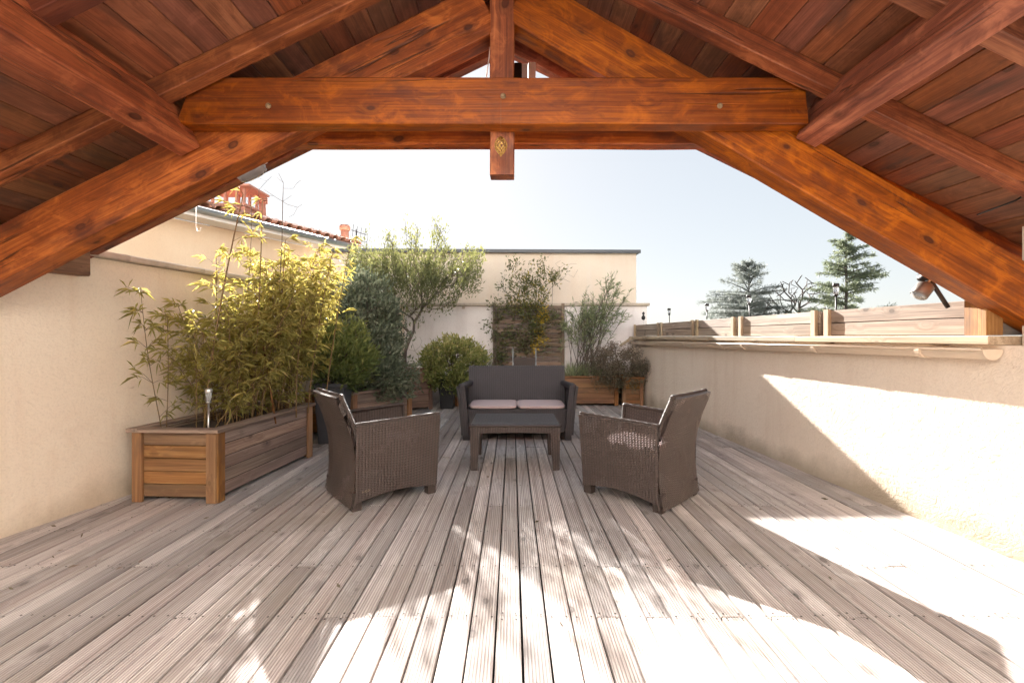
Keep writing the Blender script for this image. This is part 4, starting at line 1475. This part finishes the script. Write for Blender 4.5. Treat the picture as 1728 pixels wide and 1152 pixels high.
shrub('brown_shrub', 'brownish half dry shrub hanging over the right corner planter', (1.95, 7.65, .40), (1.75, 7.47, .62), (.52, .38, .40), 700, 13, .040, .036, .015, M['leaf_brown'], 51, lumps=52, up=.1, rndm=1.0, shell_=.3,
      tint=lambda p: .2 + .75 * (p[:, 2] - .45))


def olive():
    root = (-1.66, 7.16, .60)
    t = empty('small_tree', root, 'small branching tree with spreading olive green crown by the far parapet', 'tree')
    trunk = [px(685, 620, 7.16), px(683, 606, 7.16), px(684, 592, 7.16), px(688, 580, 7.16), px(694, 566, 7.16)]
    trunk = [np.array([-1.67, 7.16, .56])] + trunk[1:]
    rs = np.random.RandomState(8)
    T = []
    while len(T) < 430:
        u, v = rs.uniform(585, 812), rs.uniform(372, 545)
        # crown outline: fan, narrow low, wide high, ragged above
        x = (u - 700) / 112
        lo = 538 - 30 * abs(x) ** 1.5 - 60 * max(0, x) ** 2 * .5
        hi = 380 + 46 * abs(x) ** 2.2 + 14 * math.sin(u * .09) + 8 * math.sin(u * .23)
        if v > lo or v < hi: continue
        if v > 470 and rs.rand() < .55: continue
        if v < 424 and math.sin(u * .145 + 1.0) + .5 * math.sin(u * .37) < .15: continue
        Yd = 7.12 + rs.normal(0, .34)
        if Yd > 7.98: Yd = 7.9
        T.append(px(u, v, Yd))
    T = np.array(T)
    P, par, tips = grow(trunk, T, bias=.50, seg=.10, wob=.012, seed=8, lift=-.04)
    skeleton_mesh('trunk', P, par, M['bark'], t, r_tip=.0030, power=2.25, r_max=.052, sides=6)
    o = np.array([-1.55, 7.15, .9])
    lp, ld, tv = [], [], []
    for q in T:
        vpx = 568 - (q[2] - CAM_Z) * 768 / q[1]
        k = (13 if vpx < 424 else 40) if vpx < 475 else (24 if vpx < 508 else 7)
        d0 = q - o
        d0 /= np.linalg.norm(d0)
        d0 = d0 + np.array([0, 0, .35])
        for i in range(k):
            f = rs.uniform(-.20, .05)
            p = q + d0 * f + rs.normal(0, .035, 3)
            lp.append(p)
            ld.append(d0 * .9 + rs.normal(0, .55, 3))
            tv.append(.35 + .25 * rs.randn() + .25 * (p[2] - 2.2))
    lp = np.array(lp)
    keep = (lp[:, 1] < Y_BACK - .02)
    leaves('crown', lp[keep], np.array(ld)[keep], .058, .019, M['leaf_olive'], t, seed=12, tint=np.array(tv)[keep])


olive()


def oleander():
    t = empty('oleander', (1.22, 7.72, .44), 'upright oleander with long narrow leaves against the parapet at right', 'shrub')
    rs = np.random.RandomState(15)
    paths, lp, ld = [], [], []
    for i in range(40):
        base = np.array([rs.uniform(.98, 1.42), rs.uniform(7.60, 7.85), .44])
        u1 = rs.uniform(950, 1066)
        q_ = (u1 - 950) / 116
        v1 = 520 - 60 * q_ + rs.uniform(-12, 40) + (30 if rs.rand() < .3 else 0)
        if 1025 < u1 < 1050 and rs.rand() < .5: v1 = rs.uniform(458, 480)
        e = px(u1, v1, 7.68 + rs.normal(0, .10))
        e[1] = min(e[1], 8.0)
        mid = base * .5 + e * .5 + np.array([0, 0, .10]) + rs.normal(0, .03, 3)
        pts = []
        for j in range(10):
            q = j / 9
            pts.append((1 - q) ** 2 * base + 2 * q * (1 - q) * mid + q * q * e)
        paths.append((pts, [.0075 * (1 - .8 * j / 9) for j in range(10)]))
        stems = [(pts, .35)]
        for b in range(2):
            j = rs.randint(4, 8)
            d = (pts[j + 1] - pts[j]); d /= np.linalg.norm(d)
            d = d + rs.normal(0, .4, 3); d /= np.linalg.norm(d)
            ee = pts[j] + d * rs.uniform(.15, .32)
            ee[1] = min(ee[1], 8.02)
            tw = [pts[j], (pts[j] + ee) / 2, ee]
            paths.append((tw, [.004, .003, .0015]))
            stems.append((tw, 0.1))
        for st, s0 in stems:
            n = len(st)
            for w in range(26 if n > 4 else 16):
                q = s0 + (1 - s0) * rs.uniform(0, 1) ** .6
                j = min(n - 2, int(q * (n - 1)))
                f = q * (n - 1) - j
                p = st[j] * (1 - f) + st[j + 1] * f
                d = st[j + 1] - st[j]
                d = d / (np.linalg.norm(d) + 1e-9) + rs.normal(0, .55, 3)
                lp.append(p); ld.append(d)
    tube('stems', paths, M['bark'], t, sides=5)
    lp, ld = np.array(lp), np.array(ld)
    keep = lp[:, 1] < 8.05
    leaves('foliage', lp[keep], ld[keep], .105, .015, M['leaf_oleander'], t, seed=16, fold=.15, droop=.1)
    # grassy tuft at the foot
    n = 420
    p = np.stack([rs.uniform(.90, 1.5, n), rs.uniform(7.5, 7.85, n), np.full(n, .44)], 1)
    d = np.stack([rs.normal(0, .35, n), rs.normal(-.1, .3, n), np.ones(n)], 1)
    leaves('grass_tuft', p, d, .26, .011, M['leaf_oleander'], t, seed=17, fold=.1)


oleander()


def climber():
    t = empty('climbing_plant', (.30, 7.86, .44), 'climbing plant with yellowing leaves over the slatted trellis', 'climber')
    rs = np.random.RandomState(25)
    T, tv_c = [], []
    def blob(n, u0, v0, su, sv, tint, yd=7.88):
        for i in range(n):
            T.append(px(u0 + rs.normal(0, su), v0 + rs.normal(0, sv), yd + rs.normal(0, .07)))
            T[-1][1] = min(T[-1][1], 8.03)
            tv_c.append(tint)
    blob(46, 905, 478, 22, 18, .40)
    blob(26, 888, 500, 14, 18, .45)
    blob(34, 905, 535, 22, 18, .25)
    blob(12, 916, 532, 8, 9, 1.0)
    blob(40, 880, 560, 24, 26, .12)
    blob(9, 912, 585, 10, 10, .95)
    blob(24, 845, 580, 10, 34, .10)
    blob(14, 862, 520, 12, 30, .15)
    T_ = np.array(T)
    P, par, tips = grow([(.28, 7.86, .42), (.30, 7.88, .75), tuple(px(893, 560, 7.9)), tuple(px(900, 520, 7.9))], T_, bias=.4, seg=.1, wob=.02, seed=26)
    skeleton_mesh('stems', P, par, M['bark'], t, r_tip=.0020, power=2.3, sides=5)
    pos, d = cluster(T_, 19, .05, (.3, 8.6, 1.0), .1, .9, 27)
    pos[:, 1] = np.minimum(pos[:, 1], 8.03)
    leaves('foliage', pos, d, .058, .026, M['leaf_climber'], t, seed=28, tint=np.repeat(np.array(tv_c), 19))


climber()


def bare(name, label, base, trunk_px, Yd, targets, seed, r_tip=.0018, mat='twig', cat='sapling', r_max=.02):
    t = empty(name, base, label, cat)
    roots = [np.array(base)] + [px(u, v, Yd) for u, v in trunk_px]
    T = [px(u, v, Yd + np.random.RandomState(seed + i).normal(0, .04)) for i, (u, v) in enumerate(targets)]
    P, par, tips = grow(roots, T, bias=.25, seg=.08, wob=.010, seed=seed, lift=.05)
    skeleton_mesh('branches', P, par, M[mat], t, r_tip=r_tip, power=2.2, r_max=r_max, sides=5)


rs0 = np.random.RandomState(3)
bare('bare_sapling', 'leafless twiggy sapling rising behind the climbing plant', (.58, 7.95, .44), [(930, 600), (931, 540), (932, 500), (933, 470)], 7.95,
     [(926, 432), (931, 428), (946, 440), (952, 447), (973, 445), (975, 455), (968, 468), (962, 476), (950, 470), (944, 452), (937, 445), (920, 448), (915, 438), (940, 480), (958, 462)], 61)
bare('bare_sapling', 'thin leafless sapling rising above the bamboo against the sky', (-2.0, 4.0, .45), [(468, 560), (472, 480), (476, 400), (477, 340), (478, 318)], 3.95,
     [(478, 308), (470, 292), (468, 300), (508, 304), (500, 310), (495, 318), (446, 320), (455, 330), (492, 330), (510, 345), (502, 350), (496, 362), (488, 366), (485, 345)], 62, r_tip=.0013, mat='bark')
bare('bare_sapling', 'wispy leafless shoot above the left end of the bamboo', (-2.35, 3.6, .45), [(415, 560), (420, 470), (424, 400), (424, 350)], 3.8,
     [(424, 318), (436, 300), (458, 298), (450, 306), (437, 320), (412, 330), (405, 345), (436, 345), (443, 352)], 63, r_tip=.0012, mat='bark')
bare('dry_stems', 'thin dry stems standing between the tree and the mounded shrub', (-1.50, 7.35, .60), [(706, 600)], 7.35,
     [(696, 578), (702, 572), (708, 585), (712, 576), (718, 590), (700, 592), (722, 580), (690, 590), (708, 568)], 64, r_tip=.0018, mat='bark', cat='dry stems')
tube('bare_cane', [([(-.42, 7.93, .44), px(836, 600, 7.93), px(830, 560, 7.93), px(834, 530, 7.93), px(831, 512, 7.93)], [.012, .010, .008, .006, .003])], M['twig'])
tag(bpy.data.objects['bare_cane'], 'twisted bare stem climbing the left edge of the trellis', 'stem')
tube('bamboo_stake', [([(-1.93, 3.72, .42), (-2.02, 3.7, 1.05)], .006)], M['planter_warm'])
tag(bpy.data.objects['bamboo_stake'], 'short pale stake leaning among the lower bamboo', 'stake')


# ------------------------------------------------------------------ far trees beyond the right wall
def conifer(name, label, u, Yd, v_top, spread_px, kind, seed):
    base = px(u, 568, Yd); base[2] = -6.5
    top = px(u, v_top, Yd)
    H = top[2] + 6.5
    t = empty(name, base, label, 'tree')
    rs = np.random.RandomState(seed)
    paths = [([base + (top - base) * (i / 10) + np.array([rs.normal(0, .05), 0, 0]) for i in range(11)], [.30 * (1 - i / 10.5) + .015 for i in range(11)])]
    Rm = spread_px * Yd / 768
    lp, ld = [], []
    nb = 120 if kind == 'fir' else 125
    for i in range(nb):
        f = rs.uniform(.34, .985)
        z = -6.5 + H * f
        a = rs.uniform(0, 2 * math.pi)
        if kind == 'fir':
            L = Rm * ((1 - f) / .50) ** .8 * rs.uniform(.55, 1.3) + .25
            rise = .28
        else:
            L = Rm * min(1.0, ((1 - f) / .30)) ** .6 * rs.uniform(.5, 1.2) + .2
            rise = .45 if f > .8 else .18
        d = np.array([math.cos(a), math.sin(a), 0])
        st = np.array([base[0], base[1], z])
        pts = []
        n = 6
        for j in range(n + 1):
            q = j / n
            sag = (rise * q - (.10 if kind == 'fir' else .12) * q * q) * L
            pts.append(st + d * L * q + np.array([0, 0, sag + (-.16 * L * (1 - q) * 0)]))
        paths.append((pts, [.07 * (1 - .85 * j / n) for j in range(n + 1)]))
        m = int(14 + L * (22 if kind == 'fir' else 22))
        side = np.array([-d[1], d[0], 0])
        for w in range(m):
            q = rs.uniform(.12, 1.0)
            j = min(n - 1, int(q * n))
            p = pts[j] + (pts[j + 1] - pts[j]) * (q * n - j)
            wd = (1.05 - q) * L * .34
            o = side * rs.uniform(-wd, wd)
            p2 = p + o + np.array([0, 0, rs.normal(0, .04) - (.22 * abs(np.dot(o, side)) if kind == 'fir' else .0)])
            for e in range(4):
                lp.append(p2 + rs.normal(0, .07, 3))
                ld.append(d * .6 + o * .8 + rs.normal(0, .5, 3) + np.array([0, 0, .05 if kind != 'fir' else -.25]))
    tube('trunk', paths, M['bark_dark' if kind == 'cedar' else 'bark_far'], t, sides=5)
    leaves('crown', np.array(lp), np.array(ld), .30, .055 if kind == 'fir' else .045, M['needle_fir'] if kind == 'fir' else M['needle_cedar'], t, seed=seed + 1, fold=.1)


conifer('cedar_tree', 'broad dark cedar seen above the right wall', 1264, 46, 442, 72, 'cedar', 71)
conifer('fir_tree', 'tall pointed fir standing right of the bare tree', 1428, 40, 388, 68, 'fir', 72)

base = px(1350, 568, 44); base[2] = -6.5
t = empty('bare_tree', base, 'leafless tree between the cedar and the fir', 'tree')
rs = np.random.RandomState(80)
T = []
while len(T) < 170:
    u, v = rs.uniform(1288, 1412), rs.uniform(458, 548)
    x = (u - 1350) / 60
    if v < 462 + 34 * x * x or rs.rand() < .2: continue
    T.append(px(u, v, 44 + rs.normal(0, 1.2)))
P, par, tips = grow([base, px(1350, 600, 44), px(1350, 545, 44), px(1350, 530, 44)], T, bias=.35, seg=.5, wob=.06, seed=81, lift=.06)
skeleton_mesh('branches', P, par, M['bark_far'], t, r_tip=.034, power=2.5, r_max=.30, sides=4)

# leaf litter blown on to the boards
rs = np.random.RandomState(90)
n = 150
yy = 1.3 + 6.2 * rs.uniform(0, 1, n) ** 1.1
xx = np.array([rs.uniform(xl(y_) + .1, xr(y_) - .1) for y_ in yy])
near = rs.rand(n) < .45
xx[near] = np.array([xl(y_) + .12 + abs(rs.normal(0, .5)) for y_ in yy])[near]
lit = empty('fallen_leaves', (0, 4, 0), 'scattered small dry leaves lying on the deck boards', 'leaf litter', kind='stuff')
dd = rs.normal(0, 1, (n, 3)); dd[:, 2] = .08
leaves('leaf_scatter', np.stack([xx, yy, np.full(n, .006)], 1), dd, .042, .012, M['leaf_brown'], lit, seed=91, fold=.15)
